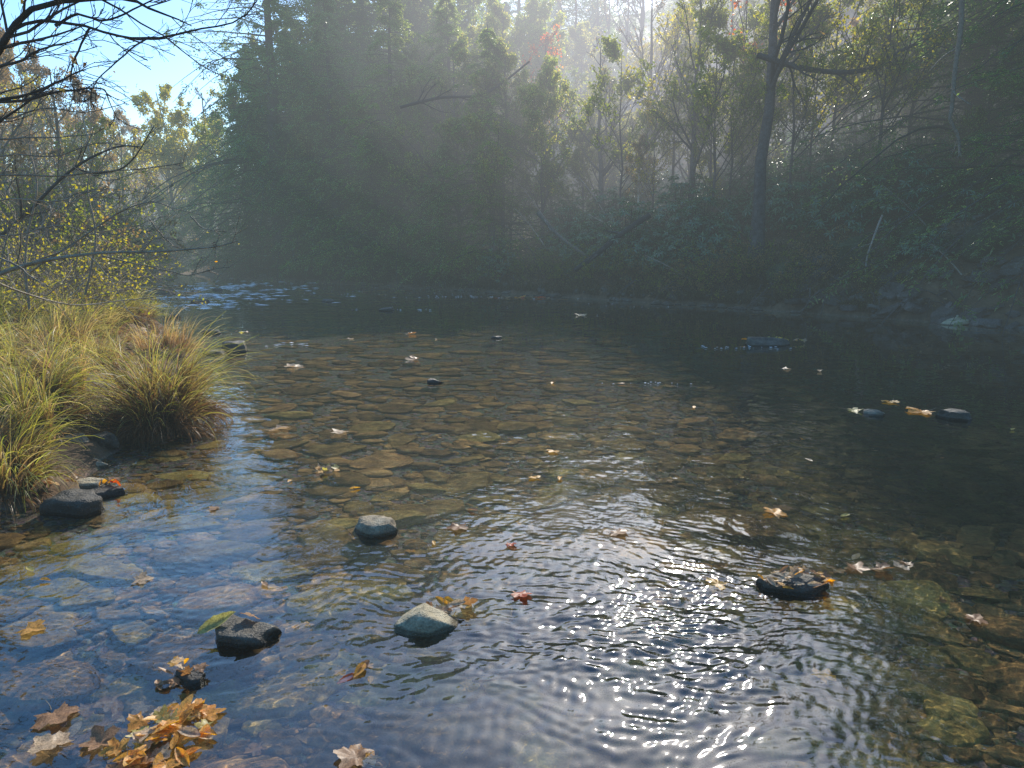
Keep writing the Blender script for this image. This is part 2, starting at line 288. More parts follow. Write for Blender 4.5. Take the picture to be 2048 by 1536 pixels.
# ------------------------------------------------------------------ water surface: real ripples
wx = axis(-3.4, 3.6, .0095, (-60, 34), 1.015, .3); wy = axis(1.5, 5.2, .008, (-20, 76), 1.006, .25)
X, Y = np.meshgrid(wx, wy)
def bump_at(px, py, rad, asp=.6):
    c = ground(px, py); return np.exp(-(((X-c[0])/rad)**2+((Y-c[1])/(rad*asp))**2))
rw = np.random.default_rng(3)
dist = np.sqrt(X*X+(Y)**2)
wxp = X+.35*fbm(X*.8, Y*.8, 2)+.06*fbm(X*4, Y*4, 2); wyp = Y+.35*fbm(X*.8+40, Y*.8, 2)+.06*fbm(X*4+9, Y*4, 2)
Z = np.zeros_like(X)
sl_amp = .60+.7*sstep(-.15, .45, fbm(X*.45+3, Y*.45+8, 3))          # calm and ruffled patches
sl_amp += 1.1*bump_at(1180, 1180, .7, .8)+2.6*bump_at(1350, 1330, .42, 1.1)+1.6*bump_at(1450, 1190, .38, .8)+.5*bump_at(1150, 1420, .6, 1.)+.6*bump_at(400, 1180, .8, .7)
sl_amp += 9*bump_at(400, 592, 6.0, .9)*(.4+1.2*np.clip(fbm(X*.7, Y*.35, 2)+.5, 0, 1))
sl_amp *= (1-.45*sstep(7, 12, dist)*(1-bump_at(420, 595, 6, .8)))
for lam0, lam1, cnt, slope in ((.5, 1.2, 8, .007), (.16, .45, 14, .012), (.07, .15, 18, .020), (.03, .06, 26, .036)):
    for _ in range(cnt):
        lam = rw.uniform(lam0, lam1); k = 2*math.pi/lam; a = rw.normal(R(100), .7); ph = rw.uniform(0, 6.28)
        fade = sstep(150*lam, 60*lam, dist)    # short ripples die away where the sheet is coarser
        Z += fade*slope/k/math.sqrt(cnt)*1.41*np.sin(k*(wxp*math.cos(a)+wyp*math.sin(a))+ph)
Z *= sl_amp*1.15
chop = 1.0*bump_at(1345, 1320, .42, 1.1)+.9*bump_at(1450, 1180, .36, .7)+.35*bump_at(1200, 1150, .7, .8)+.25*bump_at(400, 1150, .7, .7)   # short cross chop where the current breaks
for _ in range(26):
    lam = rw.uniform(.028, .055); k = 2*math.pi/lam; a = rw.uniform(0, math.pi); Z += chop*.075/k/math.sqrt(26)*1.41*np.sin(k*(wxp*math.cos(a)+wyp*math.sin(a))+rw.uniform(0, 6.28))
def wake(px, py, lam, amp, rad, dirn=R(-50)):
    c = ground(px, py); dx = X-c[0]; dy = Y-c[1]; r = np.sqrt(dx*dx+dy*dy)+1e-6; an = np.arctan2(dy, dx)
    w_ = np.exp(-(r/rad)**2)*(.35+.65*np.clip(np.cos(an-dirn), 0, 1))
    return amp*.45*w_*np.sin(2*math.pi/lam*(r+.1*fbm(X*3, Y*3, 2)))
for a in ((850, 1262, .075, .0016, .55), (745, 1072, .08, .0012, .35), (468, 1290, .07, .0013, .45), (1600, 1195, .07, .0012, .4), (1080, 1075, .10, .0022, .5), (130, 1025, .08, .001, .3), (330, 1490, .06, .0008, .3), (470, 700, .12, .003, 1.)):
    Z += wake(*a)
Z -= Z.mean()
water = link('water', gridmesh('water', wx, wy, Z, M['water'])); tag(water, kind='structure')
water.cycles.is_caustics_caster = True

# ------------------------------------------------------------------ stones
def ico(sub):
    bm = bmesh.new(); bmesh.ops.create_icosphere(bm, subdivisions=sub, radius=1); bm.verts.ensure_lookup_table()
    V = np.array([v.co[:] for v in bm.verts]); T = np.array([[v.index for v in f.verts] for f in bm.faces]); bm.free(); return V, T
ICO = {k: ico(k) for k in (1, 2, 3, 4)}
def stone_shape(rg, sub=3, flat=.3, planes=9, cut=(.55, .9), rough=.03, wid=.7):
    V, T = ICO[sub]; V = V.copy()
    for _ in range(planes):
        n = rg.normal(size=3); n[2] *= .45; n /= np.linalg.norm(n); d = rg.uniform(*cut); V -= np.maximum(V@n-d, 0)[:, None]*n
    V[:, 2] = np.clip(V[:, 2], -.62, .62)+V[:, 2]*.25
    o = rg.uniform(0, 50, 2)
    V *= (1+rough*2*fbm(V[:, 0]*2+o[0], V[:, 1]*2+V[:, 2]*1.7+o[1], 4))[:, None]
    V *= np.array([1, wid*rg.uniform(.85, 1.15), flat*rg.uniform(.8, 1.2)]); return V, T
def plate(rg, sub=3):
    V, T = ICO[sub]; V = V.copy(); V[:, 2] *= 1.6; k = int(rg.integers(4, 8)); a0 = rg.uniform(0, 6.28)
    for q in range(k):
        an = a0+q*2*math.pi/k+rg.normal()*.3; n = np.array([math.cos(an), math.sin(an), rg.normal()*.18]); n /= np.linalg.norm(n); d = rg.uniform(.5, .88); V -= np.maximum(V@n-d, 0)[:, None]*n
    for sg in (-1, 1): n = nrm(np.array([rg.normal()*.12, rg.normal()*.12, sg])); V -= np.maximum(V@n-rg.uniform(.4, .6), 0)[:, None]*n
    o = rg.uniform(0, 50); V *= (1+.06*fbm(V[:, 0]*2.5+o, V[:, 1]*2.5+V[:, 2]*2, 4))[:, None]; V[:, :2] /= np.abs(V[:, :2]).max(); return V*np.array([1.05, rg.uniform(.55, .85), rg.uniform(.18, .34)]), T
SH3 = [plate(rng, 3) if k < 11 else stone_shape(rng, 3, .34, 6, (.7, .95)) for k in range(16)]
SH2 = [plate(rng, 2) if k < 11 else stone_shape(rng, 2, .4, 6, (.7, .95)) for k in range(16)]
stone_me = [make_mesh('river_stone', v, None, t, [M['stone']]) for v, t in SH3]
def rotm(rx, ry, rz):
    from mathutils import Euler
    return np.array(Euler((rx, ry, rz)).to_matrix())
# individually placed stones, nearest and largest first, then the rest as one sheet of cobble
hero_sub = [  # px, py, width px (submerged stones one can point to), label
 (1480, 1112, 270, 'largest pale olive slab lying underwater right of centre'), (1678, 1468, 210, 'big wide brown stone underwater at the lower right with light ripples over it'),
 (1240, 997, 95, 'long flat olive stone underwater below the middle of the stream'), (948, 886, 135, 'broad pale olive slab underwater near the middle of the photo'),
 (1885, 1420, 120, 'round brown stone underwater at the far lower right'), (1700, 1375, 150, 'rounded dark stone underwater beside the yellow sunken leaf'), (655, 1003, 105, 'angular brown slab underwater left of the grey domed rock'),
 (760, 1168, 105, 'rounded dark stone underwater below the grey domed rock'), (770, 1068, 165, 'wide dark stone underwater carrying the grey domed rock'), (760, 1290, 180, 'long golden brown slab underwater leading to the triangular rock'),
 (800, 1395, 165, 'oval dark stone underwater below the triangular rock'), (700, 1485, 100, 'pale oval stone underwater at the bottom left of centre'), (1890, 1505, 130, 'stone with net of light underwater at the bottom right edge'),
 (1230, 1030, 80, 'flat stone underwater just below the long olive stone'), (870, 935, 85, 'grey flat stone underwater ringed by darker gravel'), (1060, 935, 95, 'olive flat stone underwater right of the grey flat stone')]
placed = []
for px, py, w, lab in hero_sub:
    g0 = ground(px, py, -.2); z = Hs(g0[0], g0[1]); g0 = ground(px, py, z*.75); dd = np.linalg.norm(g0-CAM); r = w/F*dd/2*1.0
    v, t = stone_shape(rng, 4, .26, 7, (.7, .95), .05, .62)
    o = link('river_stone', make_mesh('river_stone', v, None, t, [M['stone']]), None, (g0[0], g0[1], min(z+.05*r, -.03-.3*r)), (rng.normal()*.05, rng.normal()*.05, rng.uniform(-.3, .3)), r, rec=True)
    tag(o, lab, 'stone'); placed.append((g0[0], g0[1], r*.8))
cand = []
def scatter(n, rlo, rhi, ylo, yhi, keep=.72):
    global placed
    pts = np.array(placed) if placed else np.zeros((0, 3)); out = []
    for _ in range(n):
        y = rng.uniform(ylo, yhi); x = rng.uniform(-.86*y-1, .86*y+1)
        if x < -6 and y < 8: continue
        r = rng.uniform(rlo, rhi)
        d2 = (pts[:, 0]-x)**2+((pts[:, 1]-y)*1.3)**2 if len(pts) else np.array([9e9])
        if len(pts) and (d2 < (keep*(pts[:, 2]+r))**2).any(): continue
        pts = np.vstack([pts, (x, y, r)]); out.append((x, y, r))
    placed = [tuple(p) for p in pts]; return out
cand += scatter(600, .17, .31, 1.2, 14, .66); cand += scatter(3000, .115, .20, 1.2, 14, .56); cand += scatter(6000, .06, .11, 1.2, 10, .55)
cand += scatter(1800, .12, .25, 14, 24, .8)
cand = np.array(cand); dz = sdf(cand[:, 0], cand[:, 1]); cand = cand[dz < -.05]
hz = H(cand[:, 0], cand[:, 1]); vis = abs(cand[:, 0]) < .74*cand[:, 1]
score = np.where(vis, cand[:, 2]/np.hypot(cand[:, 0], cand[:, 1]+.3), 0)/(1+.0*hz); order = np.argsort(-score)
NI = 284-len(hero_sub); rest = MB()
for rank, i in enumerate(order):
    x, y, r = cand[i]; z = hz[i]; rz = rng.normal()*.5+(math.pi if rng.random() < .5 else 0); tx, ty = rng.normal()*.12-.14, rng.normal()*.10
    zz = min(z+r*.06, -.04-r*.3)
    if rank < NI:
        o = link('river_stone', stone_me[int(rng.integers(16))], None, (x, y, zz), (tx, ty, rz), (r, r, r*rng.uniform(.8, 1.2)), rec=True)
        lr = 'large' if r > .16 else 'small' if r < .09 else 'medium'
        zone = ('lower left' if x < -.25*y else 'lower right' if x > .25*y else 'lower middle') if y < 4.5 else ('left' if x < -.25*y else 'right' if x > .25*y else 'middle')
        where = 'at the '+zone if y < 4.5 else 'in the '+zone+' of the clear stream'
        tag(o, '%s flat brown stone lying underwater %s' % (lr, where), 'stone', '%s flat stones underwater %s' % (lr, where))
    else:
        v, t = SH2[int(rng.integers(16))]; v = (v*r)@rotm(tx, ty, rz).T+np.array([x, y, zz]); rest.add(v, None, t)
# tiny pebbles between
pb = rng.uniform(0, 1, (14000, 2)); py_ = 1.2+7*pb[:, 0]**1.3; px_ = (pb[:, 1]*2-1)*.8*py_; pz = H(px_, py_); v1, t1 = ICO[1]
ok = sdf(px_, py_) < -.03; px_, py_, pz = px_[ok], py_[ok], pz[ok]; m = len(px_); s = rng.uniform(.012, .035, m)
vv = v1[None]*s[:, None, None]*np.stack([np.ones(m), rng.uniform(.6, 1, m), rng.uniform(.35, .6, m)], 1)[:, None]+np.stack([px_, py_, np.minimum(pz+.004, -.02)], 1)[:, None]
rest.add(vv, None, (t1[None]+np.arange(m)[:, None, None]*len(v1)))
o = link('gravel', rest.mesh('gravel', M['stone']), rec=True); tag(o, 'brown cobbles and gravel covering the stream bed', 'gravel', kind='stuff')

def rock(px, py, w, h, lab, mt='drystone', name='rock', flat=None, sink=.5, z=0, sub=4, cut=(.6, .92), planes=8, rz=None, tilt=(0, 0), wid=.75, cat='rock', group=None, peak=0., back=.8):
    g0 = ground(px, py, z); dd = np.linalg.norm(g0-CAM); r = w/F*dd/2; vd = abs(g0[2]-CAM[2])/dd; zt = Hs(g0[0], g0[1]+r*wid*.6) if back > .5 else 0; z = max(z, zt if zt > 0 else z); hh = max(.35*r, (h/F*dd-2*r*wid*vd*.55)/math.sqrt(1-vd*vd))
    v, t = stone_shape(rng, sub, 1., planes+3, (cut[0]-.1, cut[1]-.05), .09, wid); c_, s_ = math.cos(.0 if rz is None else rz), math.sin(.0 if rz is None else rz)
    v[:, 0] /= abs(v[:, 0]).max(); v[:, 1] *= wid/abs(v[:, 1]).max(); top = v[:, 2].max(); v[:, 2] /= top
    if peak: v[:, 2] = np.where(v[:, 2] > 0, v[:, 2]*np.clip(1.05-peak*np.abs(v[:, 0]+.1), .12, 1), v[:, 2])
    v = v*np.array([r*1.12, r*1.12, hh*1.35])
    o = link(name, make_mesh(name, v, None, t, [M[mt]]), None, (g0[0], g0[1]+r*wid*back, z-hh*.35), (tilt[0], tilt[1], rng.uniform(-.25, .25) if rz is None else rz), 1, rec=True)
    tag(o, lab, cat, group); return o, g0, r, hh
rocks = {}
for key, *a in [
 ('dome', 745, 1072, 80, 38, 'grey domed rock poking out of clear water left of centre', 'drystone'),
 ('tri', 850, 1268, 150, 54, 'triangular pale grey rock breaking the water below the domed rock'),
 ('leafy', 470, 1290, 124, 34, 'small dark rock at the lower left with a pale yellow leaf leaning on it', 'wetstone'),
 ('clump', 372, 1372, 60, 26, 'tiny rock holding a curled clump of leaves near the lower left', 'wetstone'),
 ('pile', 1598, 1196, 130, 44, 'rock on the right draped with orange and white wet leaves', 'wetstone'),
 ('dark', 132, 1030, 98, 46, 'rounded dark rock at the left edge with dead leaves on top', 'wetstone'),
 ('redtop', 205, 995, 60, 18, 'low rock with red leaf on it beside the rounded dark rock', 'wetstone'),
 ('s1', 186, 938, 46, 17, 'small pale rock at the water edge left of the big sedge tussock', 'drystone'),
 ('s2', 205, 908, 48, 16, 'grey stone touching the left foot of the big sedge tussock', 'wetstone'),
 ('s3', 160, 890, 70, 32, 'larger dark stone half hidden behind the shoreline stones at left', 'wetstone'),
 ('s4', 150, 915, 44, 12, 'flat pale stone in the row of stones on the left shore', 'drystone'),
 ('s5', 165, 976, 60, 10, 'thin flat stone above the rock with the red leaf', 'drystone'),
 ('s6', 105, 828, 100, 14, 'pale flat slab lying in the sedge grass on the left bank', 'drystone'),
 ('flat', 466, 706, 64, 24, 'low dark rock in the water right behind the big sedge tussock', 'wetstone'),
 ('flat2', 425, 710, 50, 10, 'thin pale slab tucked beside the low rock behind the tussock', 'drystone'),
 ('m1', 868, 768, 34, 12, 'small dark stone with a leaf alone in mid stream', 'wetstone'),
 ('r1', 1751, 833, 42, 12, 'low pale oval stone at the right of the stream', 'drystone'),
 ('r2', 1915, 840, 56, 20, 'smooth grey round stone nearest the right edge of the stream', 'wetstone'),
 ('bar', 1540, 692, 90, 5, 'long low stone bar under leaves and painted glints in the right of the stream', 'wetstone'),
 ('white2', 1988, 656, 30, 7, 'small stone right of the bright leaning slab', 'wetstone'),
 ('f1', 993, 677, 22, 6, 'tiny glinting stone in the far middle of the stream', 'wetstone'),
 ('f2', 430, 582, 22, 6, 'small dark stone in the rippled water at the far left', 'wetstone'),
 ('f3', 395, 608, 34, 8, 'dark stone below the small one in the far left ripples', 'wetstone'),
 ('f4', 342, 636, 30, 8, 'dark stone beside the sedge in the far left ripples', 'wetstone'),
 ('f5', 415, 668, 40, 8, 'low dark stone just beyond the rock behind the tussock', 'wetstone'),
 ('f6', 655, 604, 26, 6, 'dark stone off the far bank below the hemlocks', 'wetstone'),
 ('f7', 775, 622, 36, 5, 'low dark stone in the far water left of the middle', 'wetstone'),
 ('f8', 320, 588, 40, 9, 'dark stone at the tail of the far left gravel edge', 'wetstone')]:
    mt = a[5] if len(a) > 5 else 'drystone'
    kw = {}
    if key == 'tri': kw = dict(cut=(.75, .95), planes=4, rz=.12, peak=.95, wid=.5)
    if key in ('bar', 'flat2', 's6'): kw = dict(wid=.4, rz=0)
    if key == 'dome': kw = dict(planes=0, cut=(.93, 1.0), wid=.85)
    rocks[key] = rock(*a[:5], mt=mt, **kw)

v, t = plate(rng, 4); g0 = ground(1912, 648)
tag(link('rock', make_mesh('rock', v, None, t, [M['drystone']]), None, (g0[0], g0[1]-.05, .06), (.12, -.22, .15), (.40, .40, .34)), 'bright pale leaning slab on the far right waterline', 'rock')
# foam streaks of the riffle and white specks put in for sun glints along the drift line
fm = MB()
def foam_and_glints(px, py, sx, sy, n, l0, l1):
    c = ground(px, py)
    for _ in range(n):
        x, y = c[0]+rng.normal()*sx, c[1]+rng.normal()*sy
        if Hs(x, y) > -.01 or float(fbm(np.array([x*.9]), np.array([y*2.2]), 2)[0]) < .02: continue
        L_ = rng.uniform(l0, l1); W_ = L_*rng.uniform(.12, .4); k = 9; th = np.arange(k)*2*math.pi/k; rr = rng.uniform(.35, 1, k); a_ = rng.normal()*.3
        xx = L_*rr*np.cos(th); yy = W_*rr*np.sin(th); V = np.stack([x+xx*math.cos(a_)-yy*math.sin(a_), y+xx*math.sin(a_)+yy*math.cos(a_), np.full(k, .012)], 1); V = np.vstack([V, [[x, y, .018+.15*W_]]])
        fm.add(V, None, [[i, (i+1) % k, k] for i in range(k)])
foam_and_glints(360, 590, 1.7, 3.2, 1300, .02, .26); foam_and_glints(270, 588, .9, 2.5, 500, .02, .2); foam_and_glints(520, 690, .6, .14, 60, .01, .09); foam_and_glints(620, 585, 2.5, .8, 60, .01, .04)
foam_and_glints(1080, 594, 2.2, .35, 150, .015, .06); foam_and_glints(1400, 612, 2.2, .4, 60, .01, .03); foam_and_glints(1480, 696, .45, .12, 40, .01, .04); foam_and_glints(1160, 631, .3, .05, 14, .01, .04); foam_and_glints(780, 620, .9, .1, 26, .01, .05); foam_and_glints(1300, 768, .25, .04, 14, .008, .02)  # white specks painted where the sun would glint on distant water
fmat, fnt = mat('white_foam_and_glints'); fp = N(fnt, 'ShaderNodeBsdfPrincipled', Roughness=.5); fp.inputs[0].default_value = (.92, .90, .86, 1); fo = N(fnt, 'ShaderNodeOutputMaterial'); fnt.links.new(fp.outputs[0], fo.inputs[0])
tag(link('foam_and_glints', fm.mesh('foam_and_glints', fmat)), 'white flecks of foam on the riffle and white specks painted as glints along the far bank', 'foam_and_glints', kind='stuff')

def bankpoint(px, off):
    xs_ = [p[0] for p in far_px]; yy = np.interp(px, xs_, [p[1] for p in far_px]) if px <= 2048 else 655+(px-2048)*.05
    b = ground(px, yy); an = math.atan2(b[0], b[1]); x, y = b[0]+off*math.sin(an), b[1]+off*math.cos(an); return x, y
# slate blocks of the right bank
def slab(rg, sub=3):
    V, T = ICO[sub]; V = V.copy()
    for k in range(7):
        an = k*2*math.pi/7+rg.normal()*.35; n = np.array([math.cos(an), math.sin(an), rg.normal()*.15]); n /= np.linalg.norm(n); d = rg.uniform(.45, .85); V -= np.maximum(V@n-d, 0)[:, None]*n
    V[:, 2] = np.clip(V[:, 2], -.3, .3)*rg.uniform(.45, .8); V *= (1+.05*fbm(V[:, 0]*4, V[:, 1]*4+V[:, 2]*9, 3))[:, None]; return V*np.array([1.3, .9, 1]), T
slabs = [make_mesh('slate_rock', *(lambda q: (q[0], None, q[1]))(slab(rng)), [M['slate']], smooth=False) for _ in range(10)]
for k in range(170):
    f = rng.uniform(0, 1)**.8; px = 1580+f*640; b0 = ground(px, 618+ (px-1500)*.072)
    off = rng.uniform(-.1, 3.6)*(.35+.65*f); ang = math.atan2(b0[0], b0[1]); x = b0[0]+off*math.sin(ang*.6); y = b0[1]+off*math.cos(ang*.6)
    z = Hs(x, y); s = rng.uniform(.09, .30)*(1.2 if off < 1.5 else .8)
    o = link('slate_rock', slabs[int(rng.integers(10))], None, (x, y, max(z, -.05)+.04), (rng.normal()*.25-.1, -.35+rng.normal()*.25, rng.normal()*.6), s)
    w = ('big' if s > .26 else 'small' if s < .15 else 'mid sized'); e = 'at the waterline' if off < .6 else 'on the slope'
    tag(o, '%s tilted grey slate slab %s of the far right bank' % (w, e), 'rock', '%s tilted slate slabs %s' % (w, e))
wl = [make_mesh('bank_stone', *(lambda q: (q[0], None, q[1]))(stone_shape(rng, 3, .5, 8, (.6, .9), .1)), [M['wetstone']]) for _ in range(6)]
for k in range(110):
    px = rng.uniform(450, 1620); off = rng.uniform(-.35, .35); x, y = bankpoint(px, off); s_ = rng.uniform(.06, .24)
    tag(link('bank_stone', wl[int(rng.integers(6))], None, (x, y, max(Hs(x, y), -.03)+.02), (rng.normal()*.2, rng.normal()*.2, rng.uniform(0, 6.28)), s_, rec=True), ('dark stone' if s_ > .15 else 'small dark stone')+' on the waterline of the shaded far bank', 'stone', ('larger' if s_ > .15 else 'small')+' dark stones along the far waterline')
for k in range(46):
    px = rng.uniform(450, 1900); x, y = bankpoint(px, rng.uniform(.15, .5)); P0 = np.array([x, y, Hs(x, y)+rng.uniform(.1, .35)]); tb = MB(); L_ = rng.uniform(.4, 1.1); sx = rng.normal()*.5
    P = smooth_path([np.zeros(3), np.array([sx*.3, -.25*L_, .02]), np.array([sx*.7, -.45*L_, -.2]), np.array([sx, -.5*L_, -.5])], 9)+np.cumsum(rng.normal(size=(9, 3))*.012, 0); tubes(tb, P, np.linspace(.022, .006, 9), 5)
    A, ra = grow(P[None], np.linspace(.02, .006, 9)[None], 3, .2, .9, .5, .5, -.2, .12, 5, rng, .6); tubes(tb, A, np.maximum(ra, .004), 3)
    tag(link('exposed_root', tb.mesh('exposed_root', M['bark']), None, P0), 'exposed root trailing from the foot of the far bank to the water', 'root', 'exposed roots along the far waterline')
for px, off, w, h, lab in ((1690, 1.5, .75, .5, 'mossy rock outcrop jutting below the rhododendrons on the right bank'), (1560, .9, .45, .3, 'small mossy boulder left of the rock outcrop on the right bank'), (1960, 1.6, .8, .5, 'broad mossy ledge at the right edge of the far bank'), (1820, 2.2, .55, .4, 'mossy boulder between outcrop and ledge on the right bank')):
    b0 = ground(px, 618+(px-1500)*.072); an = math.atan2(b0[0], b0[1]); x, y = b0[0]+off*math.sin(an), b0[1]+off*math.cos(an)
    v, t = stone_shape(rng, 4, .55, 12, (.5, .85), .12, .7); v[:, 2] += .05*np.round(v[:, 2]*7)/7
    tag(link('mossy_boulder', make_mesh('mossy_boulder', v, None, t, [M['moss']]), None, (x, y, Hs(x, y)+h*.15), (.1, -.25, rng.uniform(-.4, .4)), (w, w*.8, h*1.6)), lab, 'rock')

# ------------------------------------------------------------------ dead leaves (each one a thing, with its stem)
def maple(rg, m, curl=.5, lobes=5, dp=.48):
    th = np.linspace(0, 2*math.pi, 41)[:-1]; base = 1-dp+dp*np.abs(np.cos((th)*lobes/2.0))**1.1
    base *= np.where(abs(((th+math.pi) % (2*math.pi))-math.pi) > 2.4, .55, 1)*(1+.07*np.sign(np.sin(th*13+1)))*(1+.12*np.sin(th*1.0+2))
    V = [np.zeros(3)]
    for f in (.33, .66, 1): V += [np.array([f*b*math.cos(t), f*b*math.sin(t), 0]) for b, t in zip(base, th)]
    V = np.array(V); r = np.hypot(V[:, 0], V[:, 1]); a1, a2, p = rg.uniform(.1, curl), rg.uniform(-.3, curl), rg.uniform(0, 6.28)
    V[:, 2] = a1*(V[:, 0]*math.cos(p)+V[:, 1]*math.sin(p))**2*1.2+a2*.3*r*r*np.sin(3*np.arctan2(V[:, 1], V[:, 0])+p)-.05*np.abs(np.cos(np.arctan2(V[:, 1], V[:, 0])*2.5))*r
    V[:, 2] += .16*fbm(V[:, 0]*2.5+rg.uniform(0, 30), V[:, 1]*2.5, 3); n = 40; T = [[0, 1+i, 1+(i+1) % n] for i in range(n)]; Q = []
    for k in range(2):
        for i in range(n): a = 1+k*n; Q.append([a+i, a+n+i, a+n+(i+1) % n, a+(i+1) % n])
    return make_mesh('dead_leaf', V, Q, T, [M[m]])
def oval(rg, m, curl=.6):
    u = np.linspace(0, 1, 11); W = .36*np.sin(math.pi*u**.85)**.8+.002; V = []; a = rg.uniform(.2, curl); b = rg.uniform(-.3, .5)
    for i, (x, w) in enumerate(zip(u, W)):
        for s in (-1, -.5, 0, .5, 1): V.append((2*x-1, s*w*(1+.06*(i % 2)), a*(abs(s)*w)*1.1+b*(x-.5)**2+.02*(i % 2)*abs(s)))
    V = np.array(V); V[:, 2] += .10*fbm(V[:, 0]*3+rg.uniform(0, 30), V[:, 1]*5, 2); i = np.arange(55).reshape(11, 5); Q = np.stack([i[:-1, :-1], i[:-1, 1:], i[1:, 1:], i[1:, :-1]], -1).reshape(-1, 4)
    return make_mesh('dead_leaf', np.array(V), Q, None, [M[m]])
LEAF = {}
for m in ('orange_leaf', 'brown_leaf', 'pale_leaf', 'red_leaf', 'yellow_leaf'): LEAF[m] = [maple(rng, m, .4, 5), maple(rng, m, .2, 5, .34), oval(rng, m, .8), oval(rng, m, .4)]
sb = MB(); tubes(sb, smooth_path([(-.5, 0, .0), (-.9, .05, .05), (-1.3, .0, .16)], 6), np.linspace(.022, .014, 6), 4); STEM = sb.mesh('stem', M['bark_light'])
def leaf(x, y, z, size, m, lab, kind=0, rot=None, group=None, stem=True):
    if rot is None: rot = (rng.normal()*.12, rng.normal()*.12, rng.uniform(0, 6.28))
    o = link('dead_leaf', LEAF[m][kind], None, (x, y, z), rot, size, rec=True); tag(o, lab, 'leaf', group)
    if stem and kind < 2: link('stem', STEM, o, rec=True)
    return o
CN = {'orange_leaf': 'orange', 'brown_leaf': 'brown', 'pale_leaf': 'pale tan', 'red_leaf': 'red', 'yellow_leaf': 'yellow green'}
FL = [(590, 735, 40, 'pale_leaf', 'floating left of centre beyond the stone field'), (555, 859, 50, 'pale_leaf', 'floating left of the flat olive stones'), (675, 865, 38, 'pale_leaf', 'folded and floating near the upper left stones'),
 (700, 678, 16, 'pale_leaf', 'standing up on the far left water'), (872, 679, 14, 'pale_leaf', 'small on the far water left of middle'), (1108, 903, 30, 'orange_leaf', 'floating above the olive slab right side'), (945, 1021, 26, 'brown_leaf', 'floating right of the grey domed rock upstream'),
 (916, 1054, 44, 'brown_leaf', 'flat in shadowed water right of the domed rock'), (868, 1087, 20, 'orange_leaf', 'small and floating just right of the domed rock'), (1022, 1089, 22, 'red_leaf', 'by the blue sky ripple in the middle'), (1236, 1065, 40, 'brown_leaf', 'star shaped and floating above the sun glitter'),
 (1042, 1188, 42, 'red_leaf', 'drifting in the ripples right of the triangular rock'), (1548, 1027, 46, 'orange_leaf', 'curled and floating at right above the slab'), (1690, 1033, 24, 'yellow_leaf', 'lone and floating right of the curled orange one'), (1388, 815, 18, 'orange_leaf', 'tiny and floating in the middle distance'),
 (1243, 768, 18, 'brown_leaf', 'tiny on the distant glitter line'), (1105, 767, 18, 'orange_leaf', 'tiny in the distant middle'), (1617, 921, 18, 'pale_leaf', 'pale spot floating on dark water at right'), (1782, 804, 30, 'orange_leaf', 'upright and glowing above the oval stone at right'),
 (1842, 824, 50, 'orange_leaf', 'long and wet between the two right stones'), (1706, 821, 30, 'yellow_leaf', 'left of the low pale oval stone'), (1760, 1137, 40, 'brown_leaf', 'grey brown on dark water at right'), (1806, 1133, 34, 'pale_leaf', 'curled like a boat at the right'), (1812, 1128, 24, 'brown_leaf', 'standing against the boat shaped one'),
 (1640, 743, 24, 'pale_leaf', 'flat beyond the orange ones at right'), (1570, 738, 20, 'pale_leaf', 'small and left of another in the right distance'), (1435, 1168, 44, 'orange_leaf', 'at the top right rim of the sun glitter'), (2025, 860, 16, 'yellow_leaf', 'at the far right edge of the water'),
 (1160, 631, 28, 'pale_leaf', 'shining on the water near the far bank'), (710, 977, 22, 'orange_leaf', 'on the stones above the domed rock'), (580, 963, 18, 'orange_leaf', 'at the edge of the blue reflection'), (830, 719, 34, 'brown_leaf', 'raft like on far water left of the lone stone'),
 (60, 1141, 26, 'yellow_leaf', 'at the left edge below the rounded dark rock'), (90, 1161, 20, 'orange_leaf', 'small beside the yellow one at the left edge'), (280, 1160, 38, 'pale_leaf', 'faint in the blue reflection at left'), (110, 1432, 66, 'brown_leaf', 'large star shaped at the lower left'),
 (105, 1492, 62, 'pale_leaf', 'large and wet at the bottom left'), (200, 1488, 60, 'brown_leaf', 'overlapping the large wet one at bottom left'), (712, 1516, 70, 'brown_leaf', 'cut by the bottom edge left of centre'), (60, 1258, 44, 'orange_leaf', 'half sunk near the left edge'),
 (1040, 595, 24, 'orange_leaf', 'at the left end of the line of painted glints below the far bank'), (1080, 596, 24, 'red_leaf', 'in the line of painted glints below the far bank, beside the orange one'), (430, 1018, 22, 'brown_leaf', 'below the tussock on blue water'), (530, 1170, 26, 'brown_leaf', 'on the rim of the blue reflection below'),
 (1950, 1240, 34, 'brown_leaf', 'sunken under dark water at right'), (1120, 958, 26, 'orange_leaf', 'right of the grey flat stone'), (1070, 956, 26, 'orange_leaf', 'on gravel near the grey flat stone'), (820, 668, 22, 'brown_leaf', 'tiny near the shadow edge of far water')]
for px, py, w, m, lab in FL:
    g0 = ground(px, py, .004); s = w/F*np.linalg.norm(g0-CAM)/2
    leaf(g0[0], g0[1], .006+s*.06, s, m, '%s leaf %s' % (CN[m], lab), int(rng.integers(0, 4 if w < 30 else 2)), (rng.normal()*.08, rng.normal()*.08, rng.uniform(0, 6.28)))
g0 = ground(1640, 1397, -.15); leaf(g0[0], g0[1], -.1, .05, 'orange_leaf', 'golden yellow leaf sunken beside the round stone at lower right', 0)
g0 = ground(1560, 1050, -.15); leaf(g0[0], g0[1], -.08, .07, 'brown_leaf', 'brown leaf sunken under the curled orange leaf at right', 1)
